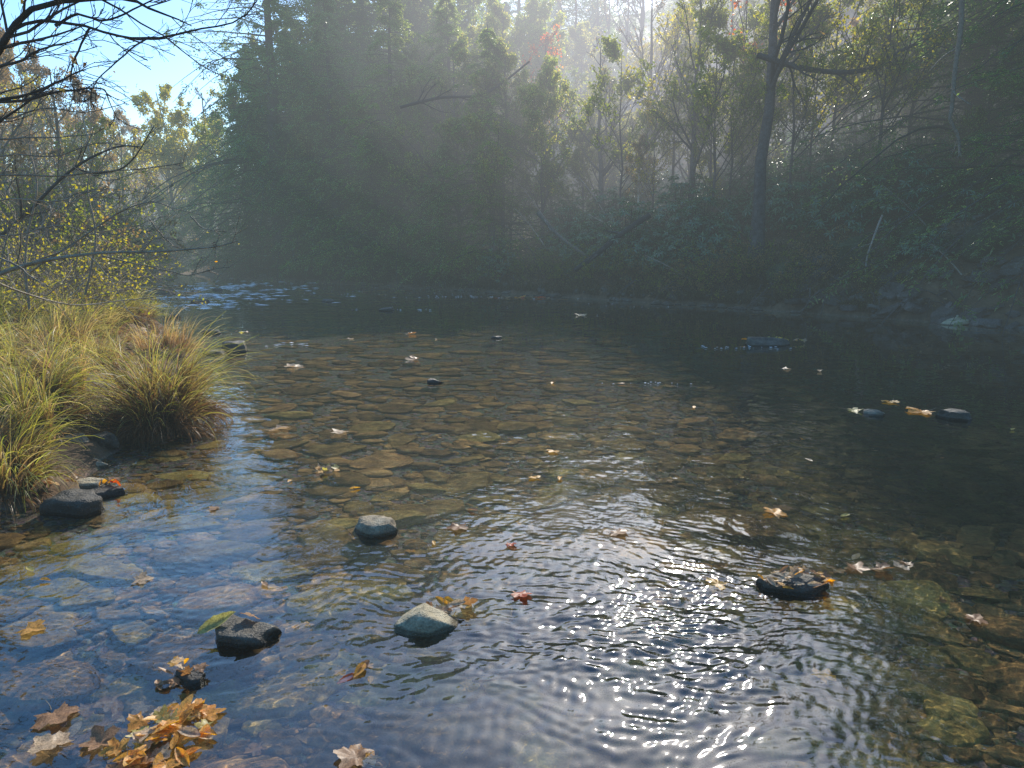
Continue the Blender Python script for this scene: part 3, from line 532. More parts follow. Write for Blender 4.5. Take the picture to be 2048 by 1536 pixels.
for k in range(90):
    y = rng.uniform(1.7, 9); x = rng.uniform(-.68, .68)*y
    if sdf(np.array([x]), np.array([y]))[0] > -.15: continue
    z = Hs(x, y); m = ('orange_leaf', 'brown_leaf', 'brown_leaf', 'pale_leaf')[int(rng.integers(4))]
    leaf(x, y, min(z+.06, -.02), rng.uniform(.02, .045), m, 'small %s leaf sunk among the stones of the stream bed' % CN[m], int(rng.integers(4)), (rng.normal()*.25, rng.normal()*.25, rng.uniform(0, 6.28)), 'small %s leaves sunk among the bed stones' % CN[m])
def cluster(px, py, wpx, hpx, n, cols, desc, z0=.01, zr=.05, size=(.03, .06), tilt=.5, group=None):
    c = ground(px, py, 0); dd = np.linalg.norm(c-CAM); wx_ = wpx/F*dd/2; wy_ = hpx/F*dd/2/max(.3, abs(ray(px, py)[2]/np.linalg.norm(ray(px, py))))
    for k in range(n):
        a, r = rng.uniform(0, 6.28), math.sqrt(rng.uniform()); x = c[0]+wx_*r*math.cos(a); y = c[1]+wy_*r*math.sin(a); m = cols[int(rng.integers(len(cols)))]
        kd = int(rng.integers(0, 4))
        leaf(x, y, z0+zr*(1-r)*rng.uniform(.4, 1)+.003*k/n, rng.uniform(*size), m, '%s leaf in the %s' % (CN[m], desc), kd, (rng.normal()*tilt, rng.normal()*tilt, rng.uniform(0, 6.28)), '%s leaves in the %s' % (CN[m], desc))
O, B_, P_, R_, Y_ = 'orange_leaf', 'brown_leaf', 'pale_leaf', 'red_leaf', 'yellow_leaf'
cluster(330, 1475, 140, 90, 46, [O, O, Y_, P_, O, O], 'raised heap at the bottom left', .008, .045, (.028, .05), .28)
cluster(265, 1530, 80, 30, 6, [O, O, B_], 'raised heap at the bottom left', .01, .03, (.04, .065), .3)
cluster(230, 1440, 260, 60, 18, [B_, P_, B_], 'sunken drift around the bottom left heap', -.03, .02, (.04, .06), .12)
cluster(368, 1352, 70, 36, 8, [B_, P_, O, P_], 'clump on the tiny lower left rock', .03, .06, (.02, .035), .7)
cluster(335, 1378, 60, 20, 3, [B_], 'clump on the tiny lower left rock', .004, .01, (.03, .04), .1)
cluster(905, 1222, 110, 30, 11, [P_, O, B_, P_], 'drift caught behind the triangular rock', .012, .045, (.03, .05), .5)
cluster(715, 1345, 80, 30, 7, [O, R_, B_], 'tangle on the golden slab below the triangular rock', -.01, .02, (.03, .045), .3)
cluster(1595, 1178, 135, 30, 34, [O, P_, P_, B_, O, P_], 'pile draped over the right hand rock', .045, .085, (.022, .042), .4)
cluster(1700, 1120, 110, 30, 6, [B_, B_, P_], 'sunken scatter above the draped rock', -.06, .02, (.035, .05), .2)
cluster(125, 998, 70, 16, 7, [B_, P_, B_], 'litter on the rounded dark rock at left', .10, .05, (.03, .05), .6)
cluster(212, 983, 56, 14, 6, [R_, B_, O], 'litter on the low rock beside the rounded dark one', .05, .03, (.03, .045), .5)
cluster(645, 944, 70, 16, 9, [P_, Y_, P_], 'sunlit bundle on the stones at left', .005, .03, (.03, .05), .5)
cluster(1540, 686, 130, 8, 22, [P_, O, Y_, P_], 'drift on the long low stone bar', .05, .05, (.04, .06), .4)
cluster(1050, 596, 150, 5, 14, [P_, O, R_], 'drift line under the far bank', .01, .02, (.05, .08), .2)
cluster(480, 690, 40, 6, 4, [O, P_, Y_], 'row on the low rock behind the tussock', .2, .03, (.03, .05), .4)
cluster(70, 800, 150, 40, 16, [B_, P_, B_, R_], 'litter between the sedge clumps on the left bank', .22, .05, (.04, .06), .4)
c = ground(445, 1278); dd = c[1]
leaf(c[0]-.03, c[1]+.03, .055, .085, Y_, 'pale yellow leaf leaning on the small dark rock at lower left', 2, (.35, -.35, .5)); leaf(c[0]+.10, c[1]+.06, .075, .045, B_, 'dark crumpled leaf on top of the small dark rock at lower left', 1, (.5, .4, 2))
leaf(*(ground(1712, 1140)+np.array([0, 0, .01])), .06, B_, 'brown leaf lying left of the grey brown one at right', 0)

# ------------------------------------------------------------------ grasses
def tussock(rg, n, h, rad, hm=.3, wid=.009, seg=9, dead=.4, up=.3, droop=1.7):
    mb = MB(); nt_ = max(6, n//45); ti = rg.integers(0, nt_, n); a = (rg.uniform(0, 6.28, nt_))[ti]+rg.normal(size=n)*.13; q = np.clip(np.sqrt(rg.uniform(0, 1, nt_))[ti]+rg.normal(size=n)*.06, 0, 1.05); isd = rg.random(n) < dead; q = np.where(isd, .75+.25*q, q)
    C = np.stack([rad*q*np.cos(a), rad*q*np.sin(a), hm*(1-.75*q**3)*rg.uniform(.75, 1, n)], 1); a2 = a+(rg.normal(size=nt_)*.5)[ti]+rg.normal(size=n)*.35*(1.3-q)
    L = h*rg.uniform(.4, 1.0, n)*rg.uniform(.6, 1.35, nt_)[ti]*np.where(isd, .55, 1); th = np.clip(.1+up*q+(rg.normal(size=nt_)*.2)[ti]+rg.normal(size=n)*.13, -.3, 1.0)+np.where(isd, .75, 0); cur = droop*rg.uniform(.35, 1.35, n)*np.where(isd, 1.25, 1)
    p = C.copy(); pts = [p.copy()]; tw = rg.normal(size=n)*.25
    for k in range(seg-1):
        st = L/(seg-1); p = p+np.stack([np.sin(th)*np.cos(a2), np.sin(th)*np.sin(a2), np.cos(th)], 1)*st[:, None]; pts.append(p.copy()); th = np.minimum(th+cur/(seg-1)*(.35+1.5*k/seg), 3.0); a2 = a2+tw/seg
    P = np.stack(pts, 1); t = nrm(np.gradient(P, axis=1)); S = nrm(np.cross(t, np.array([0, 0, 1.])+rg.normal(size=(n, 1, 3))*.7))
    w = wid*rg.uniform(.45, 1.2, n)[:, None]*np.linspace(1, .1, seg)[None]
    V = np.stack([P-S*w[..., None]/2, P+S*w[..., None]/2], 2); i = np.arange(n*seg*2).reshape(n, seg, 2)
    Q = np.stack([i[:, :-1, 0], i[:, :-1, 1], i[:, 1:, 1], i[:, 1:, 0]], -1).reshape(-1, 4)
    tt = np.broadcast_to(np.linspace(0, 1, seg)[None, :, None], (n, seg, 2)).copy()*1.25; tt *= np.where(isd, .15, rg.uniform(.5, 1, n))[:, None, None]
    mb.add(V, Q, a=np.minimum(tt, 1)); return mb
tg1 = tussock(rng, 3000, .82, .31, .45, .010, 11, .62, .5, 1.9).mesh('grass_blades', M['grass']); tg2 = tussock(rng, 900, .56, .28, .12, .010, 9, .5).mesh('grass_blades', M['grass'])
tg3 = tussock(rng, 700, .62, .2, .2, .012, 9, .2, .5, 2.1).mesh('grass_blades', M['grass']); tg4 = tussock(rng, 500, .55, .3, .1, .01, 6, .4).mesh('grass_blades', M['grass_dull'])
def clod(rg, r, h):
    v, t = stone_shape(rg, 3, 1, 4, (.8, .95), .15, .9); v = v*np.array([r, r, h]); return make_mesh('root_clod', v, None, t, [M['bark_dark']])
CLOD = clod(rng, .27, .42)
def put_tuss(px, py, me, s, lab, extra=True, z=None, group=None, dx=0, dy=0):
    g0 = ground(px, py, 0.05); x, y = g0[0]+dx, g0[1]+dy; zz = max(Hs(x, y), 0)-.02 if z is None else z
    r = thing('sedge_tussock', lab, 'grass tussock', (x, y, zz), rng.uniform(0, 6.28), s, group); link('blades', me, r)
    if extra and s == 1.0 and me is tg1: link('root_clod', CLOD, r)
    return r
put_tuss(295, 868, tg1, 1.0, 'largest sedge tussock with brown skirt standing at the water edge on the left', z=-.02, dy=.25)
put_tuss(205, 790, tg2, .85, 'yellow green sedge tussock behind and left of the largest one')
put_tuss(20, 985, tg3, 1.0, 'bright green sedge clump arching over the water at the left edge', z=.0)
put_tuss(-70, 960, tg2, 1.0, 'sedge clump cut by the left edge of the photo near the water')
put_tuss(20, 880, tg2, 1.05, 'sunlit sedge clump above the bright green one at the left edge')
put_tuss(120, 770, tg2, 1.0, 'straw coloured sedge clump in the middle of the left bank')
put_tuss(-60, 790, tg2, 1.2, 'tall sedge clump on the left bank cut by the photo edge')
put_tuss(10, 745, tg3, 1.2, 'green sedge clump at the left below the brush')
put_tuss(90, 715, tg2, 1.1, 'sedge clump at the back of the left bank under the twigs')
put_tuss(190, 725, tg2, 1.1, 'pale sedge clump right of the back clump on the left bank')
for px, py, k_ in ((60, 840, 2), (130, 860, 3), (-20, 830, 2), (60, 930, 3), (100, 895, 3), (50, 770, 2), (150, 745, 3), (-50, 900, 2)):
    put_tuss(px, py, tg2 if k_ == 2 else tg3, rng.uniform(.75, 1.05), 'yellow green sedge clump filling the left bank between the larger clumps', group='sedge clumps filling the left bank')
put_tuss(-140, 880, tg2, 1.2, 'sedge clump just left of the sunlit one at the photo edge')
for k, (px, py) in enumerate([(330, 720), (-30, 700), (60, 680), (150, 690), (230, 690), (280, 668), (180, 655), (100, 650), (20, 655), (240, 640)]):
    put_tuss(px, py, tg3 if k % 2 else tg2, rng.uniform(.9, 1.2), 'low sedge clump among those lining the back of the left bank', False, group='sedge clumps lining the back of the left bank')
# far bank grasses and low plants: nobody could count them
fr = MB()
n = 15000
for _ in range(1):
    pxs = rng.uniform(430, 1750, n); offs = rng.uniform(.02, 1, n)**1.7*2.2; bp = np.array([bankpoint(a, b) for a, b in zip(pxs, offs)]); hz_ = H(bp[:, 0], bp[:, 1])
    keep = fbm(bp[:, 0]*1.1, bp[:, 1]*1.1, 2) > -.28; bp = bp[keep]; hz_ = hz_[keep]; m = len(bp)
    L = rng.uniform(.12, .42, m); a = rng.uniform(0, 6.28, m); seg = 5; th = rng.uniform(.1, .6, m); p = np.stack([bp[:, 0], bp[:, 1], hz_-.02], 1); pts = [p]
    for k in range(seg-1): p = p+np.stack([np.sin(th)*np.cos(a), np.sin(th)*np.sin(a), np.cos(th)], 1)*(L/(seg-1))[:, None]; pts.append(p); th = th+rng.uniform(.1, .7, m)
    P = np.stack(pts, 1); S = np.stack([-np.sin(a), np.cos(a), 0*a], 1)[:, None]; w = (.014*np.linspace(1, .2, seg))[None, :, None]
    V = np.stack([P-S*w, P+S*w], 2); i = np.arange(m*seg*2).reshape(m, seg, 2); Q = np.stack([i[:, :-1, 0], i[:, :-1, 1], i[:, 1:, 1], i[:, 1:, 0]], -1).reshape(-1, 4)
    fr.add(V, Q, a=np.broadcast_to(np.linspace(0, 1, seg)[None, :, None], (m, seg, 2)))
tag(link('bank_grass', fr.mesh('bank_grass', M['grass_dull'])), 'dull green grass growing along the foot of the far bank', 'grass', kind='stuff')
# leaf litter on the slopes
lt = MB(); n = 110000; a = rng.uniform(-.95, .95, n); dd = 9+55*rng.uniform(0, 1, n)**1.3; X_ = dd*np.sin(a); Y_2 = dd*np.cos(a); d_ = sdf(X_, Y_2); ok = d_ > .15
X_, Y_2 = X_[ok], Y_2[ok]; Zl = H(X_, Y_2)+rng.uniform(.0, .05, ok.sum()); m = len(X_); D = rng.normal(size=(m, 3))*np.array([1, 1, .35]); leafquads(lt, np.stack([X_, Y_2, Zl], 1), D, rng.normal(size=(m, 3))*.5+np.array([0, 0, 1.]), rng.uniform(.06, .12, m)*(.8+dd[ok]*.02), rng.uniform(.04, .08, m)*(.8+dd[ok]*.02))
tag(link('leaf_litter', lt.mesh('leaf_litter', M['litter'])), 'brown fallen leaves covering the wooded slope', 'leaf litter', kind='stuff')

# ------------------------------------------------------------------ tree kits
def hemlock(rg, Ht, Rad, nb=210, leafs=13, h0=.3, lsz=.10, mt='hemlock', dens=18, tr=.02):
    tr_ = MB(); z = np.linspace(0, Ht, 12); w = np.cumsum(rg.normal(size=(12, 2))*.05, 0); T = np.stack([w[:, 0], w[:, 1], z], 1); rad = Ht*tr*(1-z/Ht*.93); rad[0] *= 1.35
    tubes(tr_, T, rad, 9)
    hb = h0+(Ht-h0)*np.sort(rg.uniform(0, 1, nb)**1.15)*.985; az = np.arange(nb)*2.4+rg.normal(size=nb)*.4
    f = (hb/Ht); L = Rad*np.clip((1-f)**.75*(.55+.45*np.minimum(1, f*4+.5)), .05, 1)*rg.uniform(.4, 1.2, nb)*(1+.35*np.sin(az*1.0+1)*np.sin(hb*1.7)); n = 8; s = np.linspace(0, 1, n)
    base = np.stack([np.interp(hb, z, w[:, 0]), np.interp(hb, z, w[:, 1]), hb], 1); d = np.stack([np.cos(az), np.sin(az), 0*az], 1)
    dr = rg.uniform(.1, .75, nb); P = base[:, None]+d[:, None]*(L[:, None]*s)[..., None]; P[..., 2] += L[:, None]*(.18*s[None]-dr[:, None]*s[None]**2)
    P += np.cumsum(rg.normal(size=P.shape)*.02, 1)*L[:, None, None]*.6
    tubes(tr_, P, (.004+.006*L)[:, None]*np.linspace(1, .2, n)[None], 4)
    lf = MB(); B = nb; nt_ = dens; sT = rg.uniform(.12, 1, (B, nt_)); fi = sT*(n-1); i = np.clip(fi.astype(int), 0, n-2); fr_ = (fi-i)[..., None]; bi = np.arange(B)[:, None]
    p0 = P[bi, i]*(1-fr_)+P[bi, i+1]*fr_; tg = nrm(P[bi, i+1]-P[bi, i]); sd = np.where(rg.random((B, nt_, 1)) < .5, -1, 1); sidev = nrm(np.cross(tg, np.array([0, 0, 1.])))*sd
    an = rg.uniform(.5, 1.1, (B, nt_, 1)); dt = nrm(tg*np.cos(an)+sidev*np.sin(an)+np.array([0, 0, -.12])+rg.normal(size=tg.shape)*.12); lt_ = (.12+.34*L[:, None]*(1.1-sT))*rg.uniform(.5, 1.2, (B, nt_))
    ns = leafs; ss = np.linspace(.08, 1, ns)[None, None, :, None]; pts = p0[:, :, None]+dt[:, :, None]*lt_[..., None, None]*ss; pts[..., 2] -= (lt_[..., None]*.28*ss[..., 0]**2)
    pts += rg.normal(size=pts.shape)*.02
    alt = np.where(np.arange(ns) % 2 == 0, 1, -1)[None, None, :, None]; sv = np.cross(dt, np.array([0, 0, 1.]))[:, :, None]*alt
    D = dt[:, :, None]*.6+sv*.8+rg.normal(size=pts.shape)*.28+np.array([0, 0, -.12]); Nn = np.array([0, 0, 1.])+rg.normal(size=pts.shape)*.45
    kp = (fbm(pts[..., 0]*1.6+az[:, None, None], pts[..., 2]*1.6+pts[..., 1]*1.3, 2) > -.03).ravel(); pts = pts.reshape(-1, 3)[kp]; D = D.reshape(-1, 3)[kp]; Nn = Nn.reshape(-1, 3)[kp]; m = len(pts); leafquads(lf, pts.reshape(-1, 3), D.reshape(-1, 3), Nn.reshape(-1, 3), rg.uniform(.7, 1.4, m)*lsz, rg.uniform(.28, .42, m)*lsz)
    return tr_.mesh('trunk', M['bark']), lf.mesh('crown', M[mt])
def broadleaf(rg, Ht, spread, mt, nleaf=5, lsz=.07, bark='bark', n1=14, n2=8, n3=7, r=.02, up=.25, clump=.5, s0=.3):
    tb = MB(); n = 10; z = np.linspace(0, 1, n); w = np.cumsum(rg.normal(size=(n, 2))*.035*Ht/6, 0); T = np.stack([w[:, 0], w[:, 1], z*Ht], 1)[None]; Rr = (Ht*r*(1-z*.85))[None]; Rr[:, 0] *= 1.3
    tubes(tb, T, Rr, 8); A, ra = grow(T, Rr, n1, s0, .97, spread, .95, up, .10, 8, rg, .5); tubes(tb, A, ra, 5)
    Bq, rb = grow(A, ra, n2, .2, 1, .5, .75, up*.6, .14, 6, rg, .5); tubes(tb, Bq, np.maximum(rb, .006), 4)
    C, rc = grow(Bq, rb, n3, .15, 1, .55, .7, up*.4, .16, 4, rg, .5); tubes(tb, C, np.maximum(rc, .0035), 3)
    lf = MB(); m = C.shape[0]; sel = rg.random(m) < clump; Cs = C[sel]; m = len(Cs)
    if m and nleaf:
        idx = rg.integers(0, 4, (m, nleaf)); p = Cs[np.arange(m)[:, None], idx].reshape(-1, 3)+rg.normal(size=(m*nleaf, 3))*.06; q = len(p); D = rg.normal(size=(q, 3))+np.array([0, 0, -.7]); leafquads(lf, p, D, rg.normal(size=(q, 3)), rg.uniform(.7, 1.3, q)*lsz, rg.uniform(.55, .85, q)*lsz)
    return tb.mesh('trunk', M[bark]), (lf.mesh('crown', M[mt]) if lf.n else None)
def thicket(rg, h, wd, mt, stems=26, nleaf=2, lsz=.05, bark='bark'):
    tb = MB(); n = 8; a = rg.uniform(0, 6.28, stems); P0 = np.stack([np.cos(a)*rg.uniform(0, .3, stems)*wd, np.sin(a)*rg.uniform(0, .3, stems)*wd, 0*a], 1)
    d = nrm(np.stack([np.cos(a)*.55, np.sin(a)*.55, np.ones(stems)], 1)+rg.normal(size=(stems, 3))*.25); L = h*rg.uniform(.6, 1.25, stems); pts = [P0]
    for k in range(n-1): pts.append(pts[-1]+d*(L/(n-1))[:, None]); d = nrm(d+rg.normal(size=d.shape)*.11+np.stack([np.cos(a), np.sin(a), 0*a-1.3], 1)*.10)
    T = np.stack(pts, 1); Rr = np.linspace(.013, .004, n)[None]*rg.uniform(.6, 1.4, stems)[:, None]; tubes(tb, T, Rr, 4)
    A, ra = grow(T, Rr, 9, .15, 1, .42, .7, .1, .12, 5, rg, .6); tubes(tb, A, np.maximum(ra, .003), 3); Bq, rb = grow(A, ra, 5, .2, 1, .5, .7, .05, .15, 4, rg, .6); tubes(tb, Bq, np.maximum(rb, .0022), 3)
    lf = MB(); m = len(Bq); 
    if nleaf:
        idx = rg.integers(0, 4, (m, nleaf)); p = Bq[np.arange(m)[:, None], idx].reshape(-1, 3)+rg.normal(size=(m*nleaf, 3))*.03; q = len(p); leafquads(lf, p, rg.normal(size=(q, 3))+np.array([0, 0, -.3]), rg.normal(size=(q, 3)), rg.uniform(.7, 1.3, q)*lsz, rg.uniform(.5, .8, q)*lsz)
    return tb.mesh('stems', M[bark]), (lf.mesh('foliage', M[mt]) if lf.n else None)
def rhodo(rg, h, wd, wh=300):
    tb = MB(); n = 6; u = rg.normal(size=(wh, 3)); u[:, 2] = abs(u[:, 2])*.9+.05; u = nrm(u); rr = rg.uniform(.45, 1, wh)[:, None]**.6
    tip = u*rr*np.array([wd, wd, h]); tip += .12*rg.normal(size=tip.shape); s = np.linspace(0, 1, n)[None, :, None]; P = tip[:, None]*s*np.array([1, 1, 1])+np.array([0, 0, -.12*h])*(s*(1-s)*4*-1); P = P+np.cumsum(rg.normal(size=P.shape)*.02, 1)
    sel = slice(0, wh, 3); tubes(tb, P[sel], np.linspace(.02, .006, n)[None]*np.ones((len(P[sel]), 1)), 4)
    k = 8; az = np.arange(k)*2*math.pi/k+rg.uniform(0, 6, (wh, 1)); ax = nrm(u*.7+np.array([0, 0, .7])+rg.normal(size=u.shape)*.25); e1 = nrm(np.cross(ax, np.array([.3, 1, .2]))); e2 = np.cross(ax, e1)
    out = e1[:, None]*np.cos(az)[..., None]+e2[:, None]*np.sin(az)[..., None]; D = nrm(out+ax[:, None]*rg.uniform(-.5, .35, (wh, k, 1))+np.array([0, 0, -.15])); Nn = ax[:, None]+out*.2+rg.normal(size=out.shape)*.15
    lf = MB(); q = wh*k; C = np.repeat(P[:, -1][:, None], k, 1)+D*.01; leafhex(lf, C.reshape(-1, 3), D.reshape(-1, 3), Nn.reshape(-1, 3), rg.uniform(.11, .19, q), rg.uniform(.038, .055, q)); return tb.mesh('stems', M['bark']), lf.mesh('foliage', M['rhodo'])
rt = np.random.default_rng(77)
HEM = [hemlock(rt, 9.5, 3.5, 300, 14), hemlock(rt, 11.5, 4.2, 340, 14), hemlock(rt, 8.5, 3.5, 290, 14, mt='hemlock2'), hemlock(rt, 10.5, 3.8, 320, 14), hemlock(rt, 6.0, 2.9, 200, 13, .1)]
BARE = [broadleaf(rt, 9, .42, 'tan', 2, .07, 'bark', 15, 9, 8, .017, clump=.12), broadleaf(rt, 8, .45, 'lime', 4, .07, 'bark', 15, 9, 8, .015, clump=.3)]
YEL = [broadleaf(rt, 8.5, .5, 'yellow', 7, .11, 'bark_light', 34, 10, 8, .013, clump=.8, s0=.08), broadleaf(rt, 7.5, .42, 'lime', 8, .10, 'bark', 22, 9, 8, .013, clump=.9, s0=.15)]
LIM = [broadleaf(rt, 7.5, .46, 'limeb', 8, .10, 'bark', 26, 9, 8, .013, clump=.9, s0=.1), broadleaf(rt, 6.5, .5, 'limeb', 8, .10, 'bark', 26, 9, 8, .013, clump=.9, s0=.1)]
TAN = [broadleaf(rt, 7, .42, 'tan', 6, .09, 'bark_light', 16, 9, 8, .016, clump=.55, s0=.15), broadleaf(rt, 6, .45, 'yellow', 4, .08, 'bark_light', 15, 9, 8, .016, clump=.45, s0=.15), broadleaf(rt, 6.5, .45, 'tan', 3, .07, 'bark', 15, 9, 8, .016, clump=.3, s0=.15)]
REDM = broadleaf(rt, 7, .4, 'red', 5, .09, 'bark', 13, 7, 6, .012, clump=.28, s0=.4)
UND = [broadleaf(rt, 5, .5, 'lime', 7, .08, 'bark', 15, 8, 7, .008, clump=.6), broadleaf(rt, 5.5, .5, 'yellow', 5, .08, 'bark', 15, 8, 7, .008, clump=.45)]
THK = [thicket(rt, 2.4, 1.2, 'tan', 30, 3, .065), thicket(rt, 2.8, 1.4, 'lime', 26, 3, .06), thicket(rt, 2.0, 1.3, 'yellow', 30, 2), thicket(rt, 2.2, 1.2, 'yellow', 34, 1, bark='bark_light')]
RHO = [rhodo(rt, 1.7, 1.4, 300), rhodo(rt, 2.2, 1.25, 320), rhodo(rt, 1.3, 1.45, 240)]
_kh = {}
def kit_height(me):
    if me.name not in _kh:
        a = np.empty(len(me.vertices)*3, np.float32); me.vertices.foreach_get('co', a); _kh[me.name] = float(a[2::3].max())
    return _kh[me.name]
def plant(kit, x, y, s, name, lab, cat, group=None, parts=('trunk', 'crown'), rz=None, tilt=(0, 0), sz=1, dz=-.08, free=False):
    if y > 12 and x > -14 and not free:
        zg = Hs(x, y); hm_ = kit_height(kit[0])*.97*sz
        xs_ = x-(y-7)*math.tan(SUN_AZ)
        if xs_ < 3.6:   # keep the valley open to the low sun
            a_ = (y-7.5)*math.cos(SUN_AZ)+(x-xs_)*math.sin(SUN_AZ); s = max(.25, min(s, (math.tan(SUN_EL-.01)*a_-zg)/hm_))
    r = thing(name, lab, cat, (x, y, Hs(x, y)+dz), rng.uniform(0, 6.28) if rz is None else rz, (s, s, s*sz), group, tilt)
    link(parts[0], kit[0], r)
    if kit[1]: link(parts[1], kit[1], r)
    return r
ST = ('stems', 'foliage')
def fb(kit, px, off, s, *a, **k): x, y = bankpoint(px, off); return plant(kit, x, y, s, *a, **k)
# hemlocks at the far bank
fb(HEM[1], 562, 2.4, 1.4, 'hemlock_tree', 'tall hemlock whose left side borders the gap of blue sky', 'tree', free=True)
for px_, off_, s_ in ((655, 7.5, 1.5), (735, 9, 1.5), (800, 8, 1.45), (850, 11, 1.5), (700, 14, 1.5)):
    fb(HEM[2 if px_ > 720 else 1], px_, off_, s_*(1.3 if px_ > 720 else 1), 'hemlock_tree', 'high crowned hemlock closing the skyline left of the middle', 'tree', 'high crowned hemlocks on the skyline', free=True)
fb(HEM[3], 690, 1.6, 1.0, 'hemlock_tree', 'dark hemlock right of the one bordering the sky', 'tree')
fb(HEM[2], 800, 2.0, 1.15, 'hemlock_tree', 'broad hemlock hanging over the far bank left of the middle', 'tree')
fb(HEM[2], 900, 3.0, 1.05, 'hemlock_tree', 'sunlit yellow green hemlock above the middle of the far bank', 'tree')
fb(HEM[2], 985, 1.8, .9, 'hemlock_tree', 'dark hemlock at the middle of the far bank', 'tree')
fb(HEM[4], 500, 1.3, 1.2, 'hemlock_tree', 'small hemlock at the upstream end of the far bank', 'tree')
fb(HEM[4], 760, .8, .85, 'hemlock_tree', 'low hemlock touching the water left of the middle', 'tree')
fb(HEM[4], 630, .8, .8, 'hemlock_tree', 'low hemlock touching the water under the tallest hemlock', 'tree')
fb(HEM[4], 880, .7, .75, 'hemlock_tree', 'low hemlock touching the water near the middle', 'tree')
g_ = 'hemlocks standing back on the wooded slope'
for px, off, k, s in [(650, 6, 0, .9), (760, 7, 2, .7), (870, 7, 2, .6), (960, 6, 4, .8), (1000, 12, 2, .6), (880, 14, 0, .65), (1180, 16, 2, .5), (720, 13, 1, .75), (600, 12, 0, .9), (1100, 4, 4, .7), (540, 8, 3, .95), (640, 16, 3, .8), (800, 20, 2, .8), (940, 22, 0, .8), (1080, 20, 2, .7), (1240, 24, 0, .7), (1400, 26, 2, .7), (1560, 22, 0, .7), (560, 20, 3, 1.), (690, 26, 1, .8), (860, 28, 3, .8), (1010, 30, 1, .8), (1180, 30, 3, .8), (1340, 32, 1, .8), (1500, 30, 3, .8), (1650, 28, 1, .9), (620, 30, 1, 1.3), (720, 33, 3, 1.3), (790, 30, 1, 1.3), (850, 36, 1, 1.3), (910, 31, 3, 1.3), (970, 35, 1, 1.3), (1040, 33, 3, 1.3), (1110, 36, 1, 1.3), (1170, 38, 3, 1.2), (760, 42, 1, 1.4), (940, 44, 3, 1.4), (1090, 46, 1, 1.3), (560, 28, 3, 1.2)]:
    fb(HEM[k], px, off, s, 'hemlock_tree', 'hemlock standing back on the wooded slope behind the bank', 'tree', g_)
g_ = 'hemlocks high on the slope at the right'
for px, off, k, s in [(1900, 5.5, 1, 1.2), (2060, 3.5, 3, 1.3), (2200, 2.5, 1, 1.3), (1960, 10, 1, 1.25), (2120, 8, 0, 1.4), (2300, 6, 1, 1.3), (2060, 13, 1, 1.3)]:
    fb(HEM[k], px, off, s, 'hemlock_tree', 'dark hemlock standing high on the slope at the right', 'tree', g_)
# bare and autumn trees
def upright(kit):     # turn the tree so that its lean runs away from the stream
    vs = kit[0].vertices; c_ = sum((vs[i].co for i in range(72, 80)), Vector())/8; return math.pi/2-math.atan2(c_.y, c_.x)
fb(BARE[0], 1515, 1.6, 1.15, 'bare_tree', 'thickest grey trunk rising from the right part of the far bank', 'tree', rz=upright(BARE[0]), sz=1.05)
fb(BARE[1], 1372, 3.0, 1.05, 'bare_tree', 'slender grey trunk left of the thickest one', 'tree', rz=upright(BARE[1]))
fb(BARE[0], 1290, 6, .85, 'bare_tree', 'thin bare tree in the hazy light above the middle right', 'tree', rz=2.2)
fb(BARE[0], 1200, 4, .7, 'bare_tree', 'thin bare tree with fine twigs right of the hemlocks', 'tree', rz=3.9)
fb(BARE[1], 1440, 7, .85, 'bare_tree', 'bare tree behind and between the two grey trunks', 'tree', rz=5)
fb(REDM, 1095, 5.5, 1.0, 'maple_tree', 'young maple with red leaves beside the sunlit hemlock', 'tree')
fb(REDM, 1500, 4.5, 1.05, 'maple_tree', 'young maple with orange red leaves in front of the thickest trunk', 'tree')
fb(UND[0], 1450, 3.0, 1.05, 'young_tree', 'young tree with lime leaves left of the thickest trunk', 'tree')
fb(UND[1], 1600, 4.2, 1.0, 'young_tree', 'young tree with yellow leaves right of the thickest trunk', 'tree')
fb(UND[0], 1700, 5.5, .95, 'young_tree', 'young lime leaved tree above the mossy outcrop', 'tree')
fb(UND[1], 1300, 3.6, .8, 'young_tree', 'young yellow leaved tree on the middle of the slope', 'tree')
g_ = 'leafy young trees along the slope'
sap = [(1020, 3.5, YEL[1], .6), (860, 4.5, YEL[1], .75), (740, 4.5, YEL[1], .8), (930, 6, YEL[1], .7)]
for k in range(30): sap.append((rng.uniform(960, 1980), 3+rng.uniform(0, 1)**1.2*22, (UND[0], YEL[1], UND[1], UND[0], TAN[0])[k % 5], rng.uniform(.42, .7)))
for k in range(14): sap.append((rng.uniform(1180, 1950), rng.uniform(4.5, 12), LIM[k % 2], rng.uniform(.55, .85)))
for px, off, kit, s in sap:
    fb(kit, px, off, s, 'young_tree', 'leafy yellow green young tree on the wooded slope', 'tree', g_)
g_ = 'sunlit lime leaved trees behind the hemlocks'
for px, off, s in [(740, 1.9, .95), (845, 2.4, 1.), (925, 2.0, .95), (1010, 2.4, .9), (650, 2.6, .95), (1085, 3.2, .9), (560, 5, 1.15), (640, 4.5, 1.2), (700, 6.5, 1.3), (770, 5, 1.15), (830, 7, 1.3), (890, 5, 1.1), (950, 7.5, 1.3), (1000, 5.5, 1.1), (1050, 8, 1.25), (610, 10, 1.4), (740, 11, 1.2), (920, 12, 1.2), (520, 7, 1.2), (680, 3.2, .9), (820, 3.4, .9), (920, 3.6, .85), (1150, 13, 1.)]:
    fb(LIM[int(rng.integers(2))], px, off, s, 'lime_tree', 'sunlit yellow green leafy tree behind the front hemlocks', 'tree', g_)
g_ = 'sparse yellow leaved trees over the rhododendrons'
